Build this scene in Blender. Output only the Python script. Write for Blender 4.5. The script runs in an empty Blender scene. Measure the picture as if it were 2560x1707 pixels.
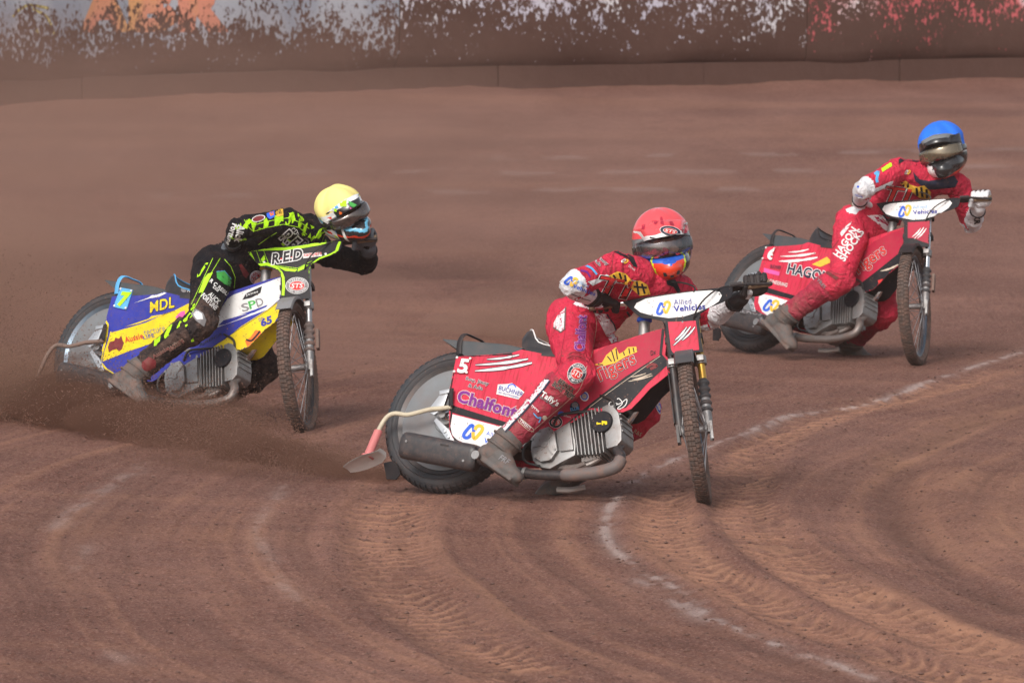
import bpy, bmesh, math, random
import numpy as np
from mathutils import Matrix, Vector
from mathutils.bvhtree import BVHTree

random.seed(7); np.random.seed(7)
scene = bpy.context.scene
COL = scene.collection
rad = math.radians

# ------------------------------------------------------------------ camera
PW, PH = 2560.0, 1707.0            # photograph size in pixels
FPX = 17310.0                      # focal length in photograph pixels (long telephoto)
CAM_H = 2.8754
PITCH = math.atan((PH / 2 + 303.62) / FPX)
CAM = np.array([0, 0, CAM_H])
RT = np.array([1.0, 0, 0])
FW = np.array([0, math.cos(PITCH), -math.sin(PITCH)])
UP = np.array([0, math.sin(PITCH), math.cos(PITCH)])
cam_d = bpy.data.cameras.new('camera')
cam = bpy.data.objects.new('camera', cam_d)
COL.objects.link(cam)
cam_d.sensor_width = 36.0
cam_d.lens = FPX / PW * 36.0
cam_d.clip_start = 0.5
cam_d.clip_end = 500
cam.location = CAM
cam.rotation_euler = (math.pi / 2 - PITCH, 0, 0)
cam_d.dof.use_dof = True
cam_d.dof.focus_distance = 31.9
cam_d.dof.aperture_fstop = 12.0
scene.camera = cam

# ------------------------------------------------------------------ light
SUN_EL, SUN_AZ = rad(40), rad(202)   # azimuth: compass-like, from +Y clockwise; light comes from behind-left of the camera
world = bpy.data.worlds.new('World')
scene.world = world
world.use_nodes = True
wn = world.node_tree.nodes
sky = wn.new('ShaderNodeTexSky')
sky.sky_type = 'NISHITA'
sky.sun_disc = False
sky.sun_elevation = SUN_EL
sky.sun_rotation = SUN_AZ
sky.air_density = 1.0
sky.dust_density = 4.0
sky.ozone_density = 0.6
hsv = wn.new('ShaderNodeHueSaturation')
hsv.inputs['Saturation'].default_value = 0.35
world.node_tree.links.new(sky.outputs[0], hsv.inputs['Color'])
world.node_tree.links.new(hsv.outputs[0], wn['Background'].inputs['Color'])
wn['Background'].inputs['Strength'].default_value = 0.15
sun_d = bpy.data.lights.new('sun', 'SUN')
sun_d.energy = 1.4
sun_d.angle = rad(20)
sun_d.color = (1.0, 0.95, 0.88)
sun = bpy.data.objects.new('sun', sun_d)
COL.objects.link(sun)
sdir = Vector((math.sin(SUN_AZ) * math.cos(SUN_EL), math.cos(SUN_AZ) * math.cos(SUN_EL), math.sin(SUN_EL)))
sun.rotation_euler = sdir.to_track_quat('Z', 'Y').to_euler()
sun.location = (0, 20, 20)
scene.view_settings.view_transform = 'Standard'
scene.view_settings.look = 'None'
scene.view_settings.gamma = 1.0
scene.view_settings.exposure = 0.25
scene.view_settings.use_curve_mapping = False
scene.cycles.use_denoising = True
scene.cycles.max_bounces = 6
scene.cycles.volume_bounces = 1
scene.cycles.transparent_max_bounces = 12

# ------------------------------------------------------------------ pixel helpers
def pray(px):
    px = np.atleast_2d(np.asarray(px, float))
    d = FW[None] * FPX + RT[None] * (px[:, :1] - PW / 2) + UP[None] * (PH / 2 - px[:, 1:2])
    return d / np.linalg.norm(d, axis=1)[:, None]

def gpt(px, z=0.0):
    d = pray(px)
    t = (z - CAM_H) / d[:, 2]
    return CAM[None] + d * t[:, None]

# ------------------------------------------------------------------ noise
def _h(ix, iy, iz, seed):
    n = (ix.astype(np.int64) * 374761393 + iy.astype(np.int64) * 668265263 + iz.astype(np.int64) * 2147483647 + seed * 1274126177) & 0xffffffff
    n = ((n ^ (n >> 13)) * 1274126177) & 0xffffffff
    n = (n ^ (n >> 16)) & 0xffffffff
    return n / 4294967295.0

def vnoise(p, seed=0):
    i = np.floor(p); f = p - i; f = f * f * (3 - 2 * f)
    ix, iy, iz = i[:, 0], i[:, 1], i[:, 2]
    r = 0
    for a in (0, 1):
        wa = f[:, 0] if a else 1 - f[:, 0]
        for b in (0, 1):
            wb = f[:, 1] if b else 1 - f[:, 1]
            for c in (0, 1):
                wc = f[:, 2] if c else 1 - f[:, 2]
                r = r + wa * wb * wc * _h(ix + a, iy + b, iz + c, seed)
    return r * 2 - 1

def fbm(p, octv=4, seed=0):
    r = 0; a = 1.0; s = 0
    for o in range(octv):
        r = r + a * vnoise(p * 2 ** o + o * 17.3, seed + o); s += a; a *= 0.5
    return r / s

# ------------------------------------------------------------------ materials
DUST = (0.20, 0.115, 0.088)
MATS = {}
def N(nt, t, **kw):
    n = nt.nodes.new(t)
    for k, v in kw.items():
        setattr(n, k, v)
    return n

def mat(name, col, rough=0.5, metal=0.0, dust=0.15, dscale=14.0, bump=0.0, bscale=200.0, coat=0.0, var=0.12, spec=0.5, pattern=None, col2=None):
    if name in MATS:
        return MATS[name]
    m = bpy.data.materials.new(name); m.use_nodes = True
    nt = m.node_tree; L = nt.links
    b = nt.nodes['Principled BSDF']
    tc = N(nt, 'ShaderNodeTexCoord')
    n1 = N(nt, 'ShaderNodeTexNoise'); n1.inputs['Scale'].default_value = dscale; n1.inputs['Detail'].default_value = 8; n1.inputs['Roughness'].default_value = 0.65
    L.new(tc.outputs['Object'], n1.inputs['Vector'])
    base = N(nt, 'ShaderNodeMix', data_type='RGBA', blend_type='MULTIPLY')
    base.inputs['Factor'].default_value = 1.0
    base.inputs['A'].default_value = (*col, 1)
    vr = N(nt, 'ShaderNodeMapRange')
    vr.inputs['From Min'].default_value = 0.3; vr.inputs['From Max'].default_value = 0.7
    vr.inputs['To Min'].default_value = 1 - var; vr.inputs['To Max'].default_value = 1 + var
    n2 = N(nt, 'ShaderNodeTexNoise'); n2.inputs['Scale'].default_value = 6.0; n2.inputs['Detail'].default_value = 6
    L.new(tc.outputs['Object'], n2.inputs['Vector'])
    L.new(n2.outputs['Fac'], vr.inputs['Value'])
    L.new(vr.outputs[0], base.inputs['B'])
    cur = base.outputs['Result']
    if pattern:
        pm = N(nt, 'ShaderNodeMix', data_type='RGBA')
        pm.inputs['B'].default_value = (*col2, 1)
        L.new(cur, pm.inputs['A'])
        if pattern == 'hatch':         # crossing scratchy strokes
            outs = []
            for ang, sc in ((0.6, 60), (-0.5, 50), (1.35, 55)):
                mp = N(nt, 'ShaderNodeMapping'); mp.inputs['Rotation'].default_value = (ang, ang * 0.7, ang)
                mp.inputs['Scale'].default_value = (1, 0.12, 1)
                L.new(tc.outputs['Object'], mp.inputs['Vector'])
                nn = N(nt, 'ShaderNodeTexNoise'); nn.inputs['Scale'].default_value = sc; nn.inputs['Detail'].default_value = 2
                L.new(mp.outputs[0], nn.inputs['Vector'])
                outs.append(nn.outputs['Fac'])
            mx = N(nt, 'ShaderNodeMath', operation='MAXIMUM'); L.new(outs[0], mx.inputs[0]); L.new(outs[1], mx.inputs[1])
            mx2 = N(nt, 'ShaderNodeMath', operation='MAXIMUM'); L.new(mx.outputs[0], mx2.inputs[0]); L.new(outs[2], mx2.inputs[1])
            rr = N(nt, 'ShaderNodeMapRange'); rr.inputs['From Min'].default_value = 0.60; rr.inputs['From Max'].default_value = 0.66
            L.new(mx2.outputs[0], rr.inputs['Value']); L.new(rr.outputs[0], pm.inputs['Factor'])
        elif pattern == 'tartan':
            mp = N(nt, 'ShaderNodeMapping'); mp.inputs['Rotation'].default_value = (0.5, 0.8, 0.3); mp.inputs['Scale'].default_value = (1, 1, 0.15)
            L.new(tc.outputs['Object'], mp.inputs['Vector'])
            nn = N(nt, 'ShaderNodeTexNoise'); nn.inputs['Scale'].default_value = 90; nn.inputs['Detail'].default_value = 3
            L.new(mp.outputs[0], nn.inputs['Vector'])
            rr = N(nt, 'ShaderNodeMapRange'); rr.inputs['From Min'].default_value = 0.5; rr.inputs['From Max'].default_value = 0.72; rr.inputs['To Max'].default_value = 0.75
            L.new(nn.outputs['Fac'], rr.inputs['Value']); L.new(rr.outputs[0], pm.inputs['Factor'])
        elif pattern == 'shards':      # jagged slashes
            mp = N(nt, 'ShaderNodeMapping'); mp.inputs['Rotation'].default_value = (0.4, 0.9, 0.5); mp.inputs['Scale'].default_value = (1, 1, 0.4)
            L.new(tc.outputs['Object'], mp.inputs['Vector'])
            nn = N(nt, 'ShaderNodeTexVoronoi', feature='F1'); nn.inputs['Scale'].default_value = 45
            L.new(mp.outputs[0], nn.inputs['Vector'])
            sp = N(nt, 'ShaderNodeSeparateColor'); L.new(nn.outputs['Color'], sp.inputs[0])
            rr = N(nt, 'ShaderNodeMath', operation='GREATER_THAN'); rr.inputs[1].default_value = 0.55
            L.new(sp.outputs[0], rr.inputs[0]); L.new(rr.outputs[0], pm.inputs['Factor'])
        cur = pm.outputs['Result']
    if dust > 0:
        dm = N(nt, 'ShaderNodeMix', data_type='RGBA')
        dm.inputs['B'].default_value = (*DUST, 1)
        dr = N(nt, 'ShaderNodeMapRange'); dr.inputs['From Min'].default_value = 0.42; dr.inputs['From Max'].default_value = 0.75
        dr.inputs['To Min'].default_value = dust * 0.35; dr.inputs['To Max'].default_value = min(1, dust * 3.0)
        L.new(n1.outputs['Fac'], dr.inputs['Value']); L.new(dr.outputs[0], dm.inputs['Factor'])
        L.new(cur, dm.inputs['A']); cur = dm.outputs['Result']
        rm = N(nt, 'ShaderNodeMapRange'); rm.inputs['From Max'].default_value = 1
        rm.inputs['To Min'].default_value = rough; rm.inputs['To Max'].default_value = 0.9
        L.new(dr.outputs[0], rm.inputs['Value']); L.new(rm.outputs[0], b.inputs['Roughness'])
    else:
        b.inputs['Roughness'].default_value = rough
    if name.startswith('paint') or 'cloth' in name or 'tyre' in name or name in ('cast aluminium', 'black silencer', 'dusty carbon shield'):
        ns = N(nt, 'ShaderNodeTexNoise'); ns.inputs['Scale'].default_value = 95; ns.inputs['Detail'].default_value = 2; L.new(tc.outputs['Object'], ns.inputs['Vector'])
        nl = N(nt, 'ShaderNodeMath', operation='MULTIPLY_ADD'); nl.inputs[1].default_value = 0.45; L.new(n1.outputs['Fac'], nl.inputs[0]); L.new(ns.outputs['Fac'], nl.inputs[2])
        sr = N(nt, 'ShaderNodeMapRange'); sr.inputs['From Min'].default_value = 0.90; sr.inputs['From Max'].default_value = 0.95; sr.inputs['To Max'].default_value = 0.75; L.new(nl.outputs[0], sr.inputs['Value'])
        sm = N(nt, 'ShaderNodeMix', data_type='RGBA'); sm.inputs['B'].default_value = (0.13, 0.07, 0.052, 1); L.new(sr.outputs[0], sm.inputs['Factor']); L.new(cur, sm.inputs['A']); cur = sm.outputs['Result']
    L.new(cur, b.inputs['Base Color'])
    b.inputs['Metallic'].default_value = metal
    b.inputs['Coat Weight'].default_value = coat
    b.inputs['Specular IOR Level'].default_value = spec
    if bump > 0 and 'cloth' in name:
        nw = N(nt, 'ShaderNodeTexNoise'); nw.inputs['Scale'].default_value = 22; nw.inputs['Detail'].default_value = 3; nw.inputs['Distortion'].default_value = 1.6
        L.new(tc.outputs['Object'], nw.inputs['Vector'])
        bw = N(nt, 'ShaderNodeBump'); bw.inputs['Strength'].default_value = 0.9; bw.inputs['Distance'].default_value = 0.022
        L.new(nw.outputs['Fac'], bw.inputs['Height'])
    if bump > 0:
        nb = N(nt, 'ShaderNodeTexNoise'); nb.inputs['Scale'].default_value = bscale; nb.inputs['Detail'].default_value = 3
        L.new(tc.outputs['Object'], nb.inputs['Vector'])
        bp = N(nt, 'ShaderNodeBump'); bp.inputs['Strength'].default_value = bump; bp.inputs['Distance'].default_value = 0.004
        L.new(nb.outputs['Fac'], bp.inputs['Height']); L.new(bp.outputs[0], b.inputs['Normal'])
        if 'cloth' in name: L.new(bw.outputs[0], bp.inputs['Normal'])
    MATS[name] = m
    return m

RED = (0.58, 0.026, 0.066); DRED = (0.38, 0.020, 0.055); WHITE = (0.78, 0.78, 0.80); BLACK = (0.012, 0.013, 0.016)
NAVY = (0.012, 0.018, 0.035); BLUE = (0.022, 0.035, 0.30); YEL = (0.80, 0.60, 0.012); NEON = (0.42, 0.80, 0.012)
M = lambda: None
M.red = mat('red cloth', RED, 0.75, dust=0.05, bump=0.25, bscale=350, spec=0.2)
M.redtart = mat('red scratched cloth', RED, 0.75, dust=0.05, bump=0.25, bscale=350, spec=0.2, pattern='tartan', col2=(0.22, 0.008, 0.02))
M.dred = mat('dusty red cloth', DRED, 0.8, dust=0.16, bump=0.25, bscale=350, spec=0.2)
M.shin = mat('very dusty red cloth', (0.34, 0.026, 0.058), 0.85, dust=0.20, dscale=9, bump=0.25, bscale=350, spec=0.2)
M.hatch = mat('white cloth with red strokes', (0.75, 0.70, 0.72), 0.75, dust=0.04, bump=0.2, bscale=350, spec=0.2, pattern='hatch', col2=(0.45, 0.012, 0.08))
M.wcloth = mat('white cloth', (0.74, 0.74, 0.77), 0.75, dust=0.05, bump=0.2, bscale=350, spec=0.2)
M.bcloth = mat('black cloth', (0.007, 0.008, 0.011), 0.8, dust=0.03, bump=0.25, bscale=350, spec=0.12)
M.bdirty = mat('mud stained black cloth', (0.012, 0.012, 0.014), 0.85, dust=0.22, dscale=18, bump=0.25, bscale=350, spec=0.2)
M.shards = mat('black cloth with neon slashes', (0.008, 0.009, 0.012), 0.75, dust=0.03, spec=0.15, bump=0.2, bscale=350, pattern='shards', col2=NEON)
M.neon = mat('neon yellow green', NEON, 0.55, dust=0.05)
M.glove_b = mat('black glove', (0.012, 0.012, 0.014), 0.65, dust=0.05, bump=0.3, bscale=250)
M.glove_g = mat('slate glove', (0.085, 0.100, 0.120), 0.65, dust=0.05, bump=0.3, bscale=250)
M.glove_w = mat('white glove', (0.68, 0.68, 0.70), 0.65, dust=0.06, bump=0.3, bscale=250)
M.boot = mat('dusty black boot', (0.075, 0.075, 0.074), 0.7, dust=0.30, dscale=20, bump=0.4, bscale=120)
M.skin = mat('skin', (0.48, 0.25, 0.17), 0.5, dust=0)
M.tyre = mat('tyre rubber', (0.030, 0.035, 0.041), 0.6, dust=0.07, dscale=10, bump=0.25, bscale=150, spec=0.3)
M.tyredust = mat('dusty tyre rubber', (0.075, 0.062, 0.057), 0.9, dust=0.40, dscale=24, bump=0.5, bscale=150, spec=0.2)
M.rim = mat('dark rim', (0.035, 0.037, 0.04), 0.35, metal=0.6, dust=0.12)
M.rimblue = mat('bluish alloy rim', (0.10, 0.14, 0.18), 0.3, metal=0.8, dust=0.10)
M.disc = mat('grey wheel disc', (0.20, 0.215, 0.225), 0.42, metal=0.35, dust=0.16, dscale=5)
M.alu = mat('cast aluminium', (0.30, 0.30, 0.30), 0.42, metal=0.75, dust=0.16, dscale=16, bump=0.15, bscale=300)
M.alubright = mat('bright alloy', (0.62, 0.63, 0.64), 0.28, metal=0.85, dust=0.06)
M.chrome = mat('chrome', (0.75, 0.76, 0.78), 0.12, metal=1.0, dust=0.03)
M.steel = mat('steel spoke', (0.45, 0.45, 0.46), 0.35, metal=0.9, dust=0.15)
M.exh = mat('exhaust pipe', (0.22, 0.20, 0.19), 0.45, metal=0.7, dust=0.22)
M.shield = mat('dusty carbon shield', (0.11, 0.10, 0.10), 0.6, dust=0.34, dscale=22)
M.silencer = mat('black silencer', (0.022, 0.024, 0.028), 0.4, dust=0.10, dscale=40)
M.carbon = mat('carbon plate', (0.045, 0.055, 0.062), 0.4, dust=0.08)
M.plastic = mat('black plastic', (0.012, 0.013, 0.016), 0.5, dust=0.06, spec=0.25)
M.seat = mat('black seat', (0.013, 0.015, 0.019), 0.5, dust=0.10, bump=0.3, bscale=300)
M.forkblk = mat('black fork leg', (0.02, 0.021, 0.024), 0.4, dust=0.12)
M.gold = mat('gold anodised', (0.62, 0.36, 0.06), 0.3, metal=0.7, dust=0.10)
M.bellow = mat('rubber bellow', (0.035, 0.04, 0.046), 0.6, dust=0.12)
M.bellow2 = mat('dusty bellow', (0.14, 0.12, 0.115), 0.7, dust=0.30)
M.grip = mat('tan grip', (0.26, 0.19, 0.12), 0.7, dust=0.15)
M.cable = mat('black cable', (0.012, 0.012, 0.013), 0.5, dust=0.05)
M.tube = mat('cream tube', (0.52, 0.46, 0.34), 0.45, dust=0.12)
M.tubebrown = mat('muddy tube', (0.16, 0.115, 0.095), 0.7, dust=0.4)
M.pink = mat('faded red sleeve', (0.55, 0.16, 0.16), 0.6, dust=0.08)
M.wplas = mat('white plastic', (0.72, 0.72, 0.71), 0.4, dust=0.06)
def paint(nm, c, dust=0.06, rough=0.5, **k):
    return mat('paint ' + nm, c, rough, dust=dust, dscale=30, spec=0.22, **k)
M.pred = paint('red', RED, 0.05, pattern='tartan', col2=(0.30, 0.008, 0.018))
M.pcrim = paint('crimson', (0.40, 0.012, 0.045), 0.07)
M.pwhite = paint('white', (0.74, 0.73, 0.72), 0.06)
M.pblack = paint('black', (0.009, 0.010, 0.014), 0.025)
M.pblue = paint('blue', BLUE, 0.07)
M.pyel = paint('yellow', (0.74, 0.56, 0.012), 0.07)
M.pneon = paint('neon', NEON, 0.04)
M.porange = paint('orange', (0.80, 0.16, 0.03), 0.03)
M.ppurple = paint('purple', (0.16, 0.02, 0.22), 0.04)
M.pgold = paint('logo gold', (0.80, 0.47, 0.05), 0.04)
M.pcobalt = paint('cobalt', (0.03, 0.12, 0.62), 0.04)
M.pgreen = paint('green', (0.05, 0.38, 0.07), 0.08)
M.pgrey = paint('grey', (0.22, 0.22, 0.23), 0.10)
M.pmaroon = paint('maroon', (0.16, 0.014, 0.02), 0.15)
M.psky = paint('light blue', (0.10, 0.38, 0.70), 0.04)
M.ppink = paint('pink', (0.75, 0.10, 0.35), 0.04)

# ------------------------------------------------------------------ mesh helpers
class MB:
    def __init__(s):
        s.v = []; s.f = []; s.m = []
    def add(s, v, f, mi=0):
        o = len(s.v); s.v += [tuple(map(float, p)) for p in v]; s.f += [[i + o for i in q] for q in f]; s.m += [mi] * len(f)
        return s
    def xf(s, fn):
        s.v = [tuple(fn(np.array(p))) for p in s.v]; return s

def link(name, v, f, mats, parent=None, fm=None, smooth=True, sharp=35, mw=None):
    me = bpy.data.meshes.new(name)
    me.from_pydata([tuple(p) for p in v], [], [list(q) for q in f])
    if not isinstance(mats, (list, tuple)):
        mats = [mats]
    for m in mats:
        me.materials.append(m)
    if fm is not None:
        me.polygons.foreach_set('material_index', np.asarray(fm, dtype=np.int32))
    if smooth:
        me.polygons.foreach_set('use_smooth', np.ones(len(me.polygons), dtype=bool))
        if sharp:
            me.set_sharp_from_angle(angle=rad(sharp))
    me.update()
    o = bpy.data.objects.new(name, me)
    COL.objects.link(o)
    if parent is not None:
        o.parent = parent
    if mw is not None:
        o.matrix_world = mw
    return o

def build(mb, name, mats, parent=None, smooth=True, sharp=35, bevel=0.0):
    if bevel > 0:
        bm = bmesh.new()
        vs = [bm.verts.new(p) for p in mb.v]
        for q, mi in zip(mb.f, mb.m):
            try:
                fc = bm.faces.new([vs[i] for i in q]); fc.material_index = mi
            except ValueError:
                pass
        bmesh.ops.recalc_face_normals(bm, faces=bm.faces)
        es = [e for e in bm.edges if len(e.link_faces) == 2 and e.calc_face_angle(0) > rad(30)]
        bmesh.ops.bevel(bm, geom=es, offset=bevel, segments=2, profile=0.7, affect='EDGES', clamp_overlap=True)
        bm.verts.index_update()
        mb2 = MB(); mb2.v = [tuple(q.co) for q in bm.verts]
        mb2.f = [[q.index for q in fc.verts] for fc in bm.faces]; mb2.m = [fc.material_index for fc in bm.faces]
        bm.free(); mb = mb2
    return link(name, mb.v, mb.f, mats, parent, mb.m, smooth, sharp)

def nrm(a):
    a = np.asarray(a, float); return a / (np.linalg.norm(a) + 1e-12)

def catmull(pts, n=8):
    pts = [np.asarray(p, float) for p in pts]
    P = [2 * pts[0] - pts[1]] + pts + [2 * pts[-1] - pts[-2]]
    out = []
    for i in range(1, len(P) - 2):
        for k in range(n):
            t = k / n
            out.append(0.5 * (2 * P[i] + (P[i + 1] - P[i - 1]) * t + (2 * P[i - 1] - 5 * P[i] + 4 * P[i + 1] - P[i + 2]) * t * t + (3 * P[i] - P[i - 1] - 3 * P[i + 1] + P[i + 2]) * t ** 3))
    out.append(P[-2])
    return out

def tube(pts, r, seg=10, ref=(0.13, 0.97, 0.2), sq=None, caps=True):
    pts = [np.asarray(p, float) for p in pts]; n = len(pts)
    rs = r if isinstance(r, (list, tuple, np.ndarray)) else [r] * n
    v = []; f = []; u = None
    for i, p in enumerate(pts):
        t = nrm(pts[min(i + 1, n - 1)] - pts[max(i - 1, 0)])
        if u is None:
            u = nrm(np.cross(t, ref))
        u = nrm(u - t * (u @ t)); w = np.cross(t, u)
        for k in range(seg):
            a = 2 * math.pi * k / seg
            ca, sa = math.cos(a), math.sin(a)
            kx, ky = sq if sq else (1, 1)
            v.append(p + rs[i] * (u * ca * kx + w * sa * ky))
    for i in range(n - 1):
        for k in range(seg):
            k2 = (k + 1) % seg
            f.append([i * seg + k, i * seg + k2, (i + 1) * seg + k2, (i + 1) * seg + k])
    if caps:
        f.append(list(range(seg))[::-1]); f.append([(n - 1) * seg + k for k in range(seg)])
    return v, f

def capsule(p0, r0, p1, r1, seg=16, rings=4):
    p0 = np.asarray(p0, float); p1 = np.asarray(p1, float)
    d = nrm(p1 - p0)
    pts = []; rs = []
    for i in range(rings + 1):
        a = math.pi / 2 * (1 - i / rings)
        pts.append(p0 - d * r0 * math.sin(a)); rs.append(max(r0 * math.cos(a), 1e-4))
    for i in range(rings + 1):
        a = math.pi / 2 * i / rings
        pts.append(p1 + d * r1 * math.sin(a)); rs.append(max(r1 * math.cos(a), 1e-4))
    return tube(pts, rs, seg)

def ellipsoid(c, axes, seg=20, rings=12):
    c = np.asarray(c, float); A = np.array(axes, float)
    v = []; f = []
    for i in range(rings + 1):
        th = math.pi * i / rings
        for k in range(seg):
            ph = 2 * math.pi * k / seg
            s = max(math.sin(th), 1e-3)
            v.append(c + A[0] * s * math.cos(ph) + A[1] * s * math.sin(ph) + A[2] * math.cos(th))
    for i in range(rings):
        for k in range(seg):
            k2 = (k + 1) % seg
            f.append([i * seg + k, (i + 1) * seg + k, (i + 1) * seg + k2, i * seg + k2])
    f.append(list(range(seg))); f.append([rings * seg + k for k in range(seg)][::-1])
    return v, f

def prism(poly, fn, d0, d1):
    """poly: 2-D points; fn(u, v, depth) -> 3-D."""
    n = len(poly)
    v = [fn(u, w, d0) for u, w in poly] + [fn(u, w, d1) for u, w in poly]
    f = [list(range(n))[::-1], [n + i for i in range(n)]]
    for i in range(n):
        j = (i + 1) % n
        f.append([i, j, n + j, n + i])
    return v, f

def boxm(c, hx, hy, hz):
    """box with centre c and half-axis vectors."""
    c, hx, hy, hz = map(lambda a: np.asarray(a, float), (c, hx, hy, hz))
    v = [c + a * hx + b * hy + d * hz for a in (-1, 1) for b in (-1, 1) for d in (-1, 1)]
    f = [[0, 1, 3, 2], [4, 6, 7, 5], [0, 4, 5, 1], [2, 3, 7, 6], [0, 2, 6, 4], [1, 5, 7, 3]]
    return v, f

def lathe(profile, c, seg=72, closed=True):
    """profile (r, y) revolved about the y axis through c."""
    c = np.asarray(c, float); n = len(profile); v = []; f = []
    for k in range(seg):
        a = 2 * math.pi * k / seg
        for r, y in profile:
            v.append(c + np.array([r * math.cos(a), y, r * math.sin(a)]))
    m = n if closed else n - 1
    for k in range(seg):
        k2 = (k + 1) % seg
        for i in range(m):
            j = (i + 1) % n
            f.append([k * n + i, k * n + j, k2 * n + j, k2 * n + i])
    return v, f

def tag(o, label=None, cat=None, group=None, kind=None):
    if label: o['label'] = label
    if cat: o['category'] = cat
    if group: o['group'] = group
    if kind: o['kind'] = kind
    return o

def subdiv2d(v, f, maxlen):
    bm = bmesh.new()
    vs = [bm.verts.new((p[0], p[1], 0)) for p in v]
    for q in f:
        try:
            bm.faces.new([vs[i] for i in q])
        except ValueError:
            pass
    bmesh.ops.triangulate(bm, faces=bm.faces)
    for _ in range(6):
        es = [e for e in bm.edges if e.calc_length() > maxlen]
        if not es:
            break
        bmesh.ops.subdivide_edges(bm, edges=es, cuts=1)
        bmesh.ops.triangulate(bm, faces=bm.faces)
    bm.verts.index_update()
    V = np.array([q.co[:2] for q in bm.verts]); Fc = [[q.index for q in fc.verts] for fc in bm.faces]
    bm.free()
    return V, Fc

# ------------------------------------------------------------------ ground
POSE = [[-0.34372, 32.28465, 0.01045, -0.50758, 0.4108, -0.0015, -1.21923],
        [-2.23586, 36.83114, 0.01948, -0.61458, 0.39119, 0.02653, -1.21542],
        [1.42931, 41.88878, 0.01572, -0.82768, 0.40807, 0.00475, -1.07959]]

def bank(y):
    t = np.clip((y - 44.0) / 24.0, 0, 1)
    return 0.72 * t * t * (3 - 2 * t) * 0.35 + 0.72 * 0.65 * t

R1 = lambda x, y: (0 + x * .5442, 1000 + y * .5442)
R2 = lambda x, y: (1280 + x * .5466, 850 + y * .5466)
def line(fn, pts):
    return gpt([fn(*p) for p in pts])[:, :2]
def smoothline(p, n=5):
    return np.array(catmull([np.array([a, b, 0]) for a, b in p], n))[:, :2]
W1 = smoothline(line(R2, [(2450, 10), (2100, 130), (1900, 200), (1600, 290), (1300, 345), (1100, 420), (900, 490), (690, 570), (560, 650), (460, 760), (430, 880), (500, 985), (600, 1060), (740, 1140), (900, 1260), (1080, 1350), (1250, 1415), (1450, 1480), (1750, 1575)]))
W1b = smoothline(line(R2, [(560, 1080), (700, 1170), (860, 1255), (1000, 1320)]))
T1 = smoothline(line(R2, [(2342, 120), (1900, 240), (1500, 330), (1180, 470), (1070, 600), (1060, 750), (1150, 900), (1320, 1050), (1600, 1210), (2000, 1400), (2500, 1600)]))
T1b = smoothline(line(R2, [(760, 600), (700, 700), (690, 820), (760, 950), (950, 1100), (1300, 1290), (1700, 1450), (2100, 1580)]))
G1 = smoothline(line(R2, [(2400, 230), (2000, 420), (1800, 540), (1730, 660), (1770, 800), (1930, 960), (2130, 1120), (2400, 1230)]))
S1 = smoothline(line(R2, [(2400, 250), (2050, 400), (1850, 500), (1700, 600)]))
S2 = smoothline(line(R2, [(1480, 1060), (1700, 1190), (2000, 1330), (2400, 1470)]))
S3 = smoothline(line(R2, [(2400, 560), (2050, 620), (2000, 760), (2150, 900), (2400, 1050)]))
T2 = smoothline(line(R1, [(1900, 400), (1800, 500), (1770, 620), (1800, 800), (1940, 950), (2120, 1100), (2420, 1280)]))
W2 = smoothline(line(R1, [(690, 280), (500, 400), (350, 500), (230, 610)]))
W3 = smoothline(line(R1, [(1330, 370), (1190, 560), (1200, 640), (1250, 740), (1300, 850), (1400, 960)]))
W4 = smoothline(line(R1, [(410, 640), (390, 700), (330, 800)]))
W5 = smoothline(line(R1, [(470, 1140), (560, 1190), (620, 1230)]))
D1 = smoothline(line(R1, [(700, 340), (420, 560), (260, 800), (200, 1000)]))

def dist_line(P, Ln):
    lo = Ln.min(0) - 0.9; hi = Ln.max(0) + 0.9
    sel = ((P >= lo) & (P <= hi)).all(1)
    B = np.full(len(P), 9.0); Sa = np.zeros(len(P))
    if sel.any():
        B[sel], Sa[sel] = _dist_line(P[sel], Ln)
    return B, Sa

def _dist_line(P, Ln):
    best = np.full(len(P), 1e9); sarc = np.zeros(len(P)); acc = 0
    for a, b in zip(Ln[:-1], Ln[1:]):
        d = b - a; L2 = d @ d; L = math.sqrt(L2)
        t = np.clip(((P - a) @ d) / L2, 0, 1)
        q = P - a - t[:, None] * d
        dd = np.hypot(q[:, 0], q[:, 1])
        sg = np.sign(d[0] * q[:, 1] - d[1] * q[:, 0])
        m = dd < np.abs(best)
        best = np.where(m, dd * np.where(sg == 0, 1, sg), best); sarc = np.where(m, acc + t * L, sarc); acc += L
    return best, sarc

def gauss(d, w):
    return np.exp(-(d / w) ** 2)

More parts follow.
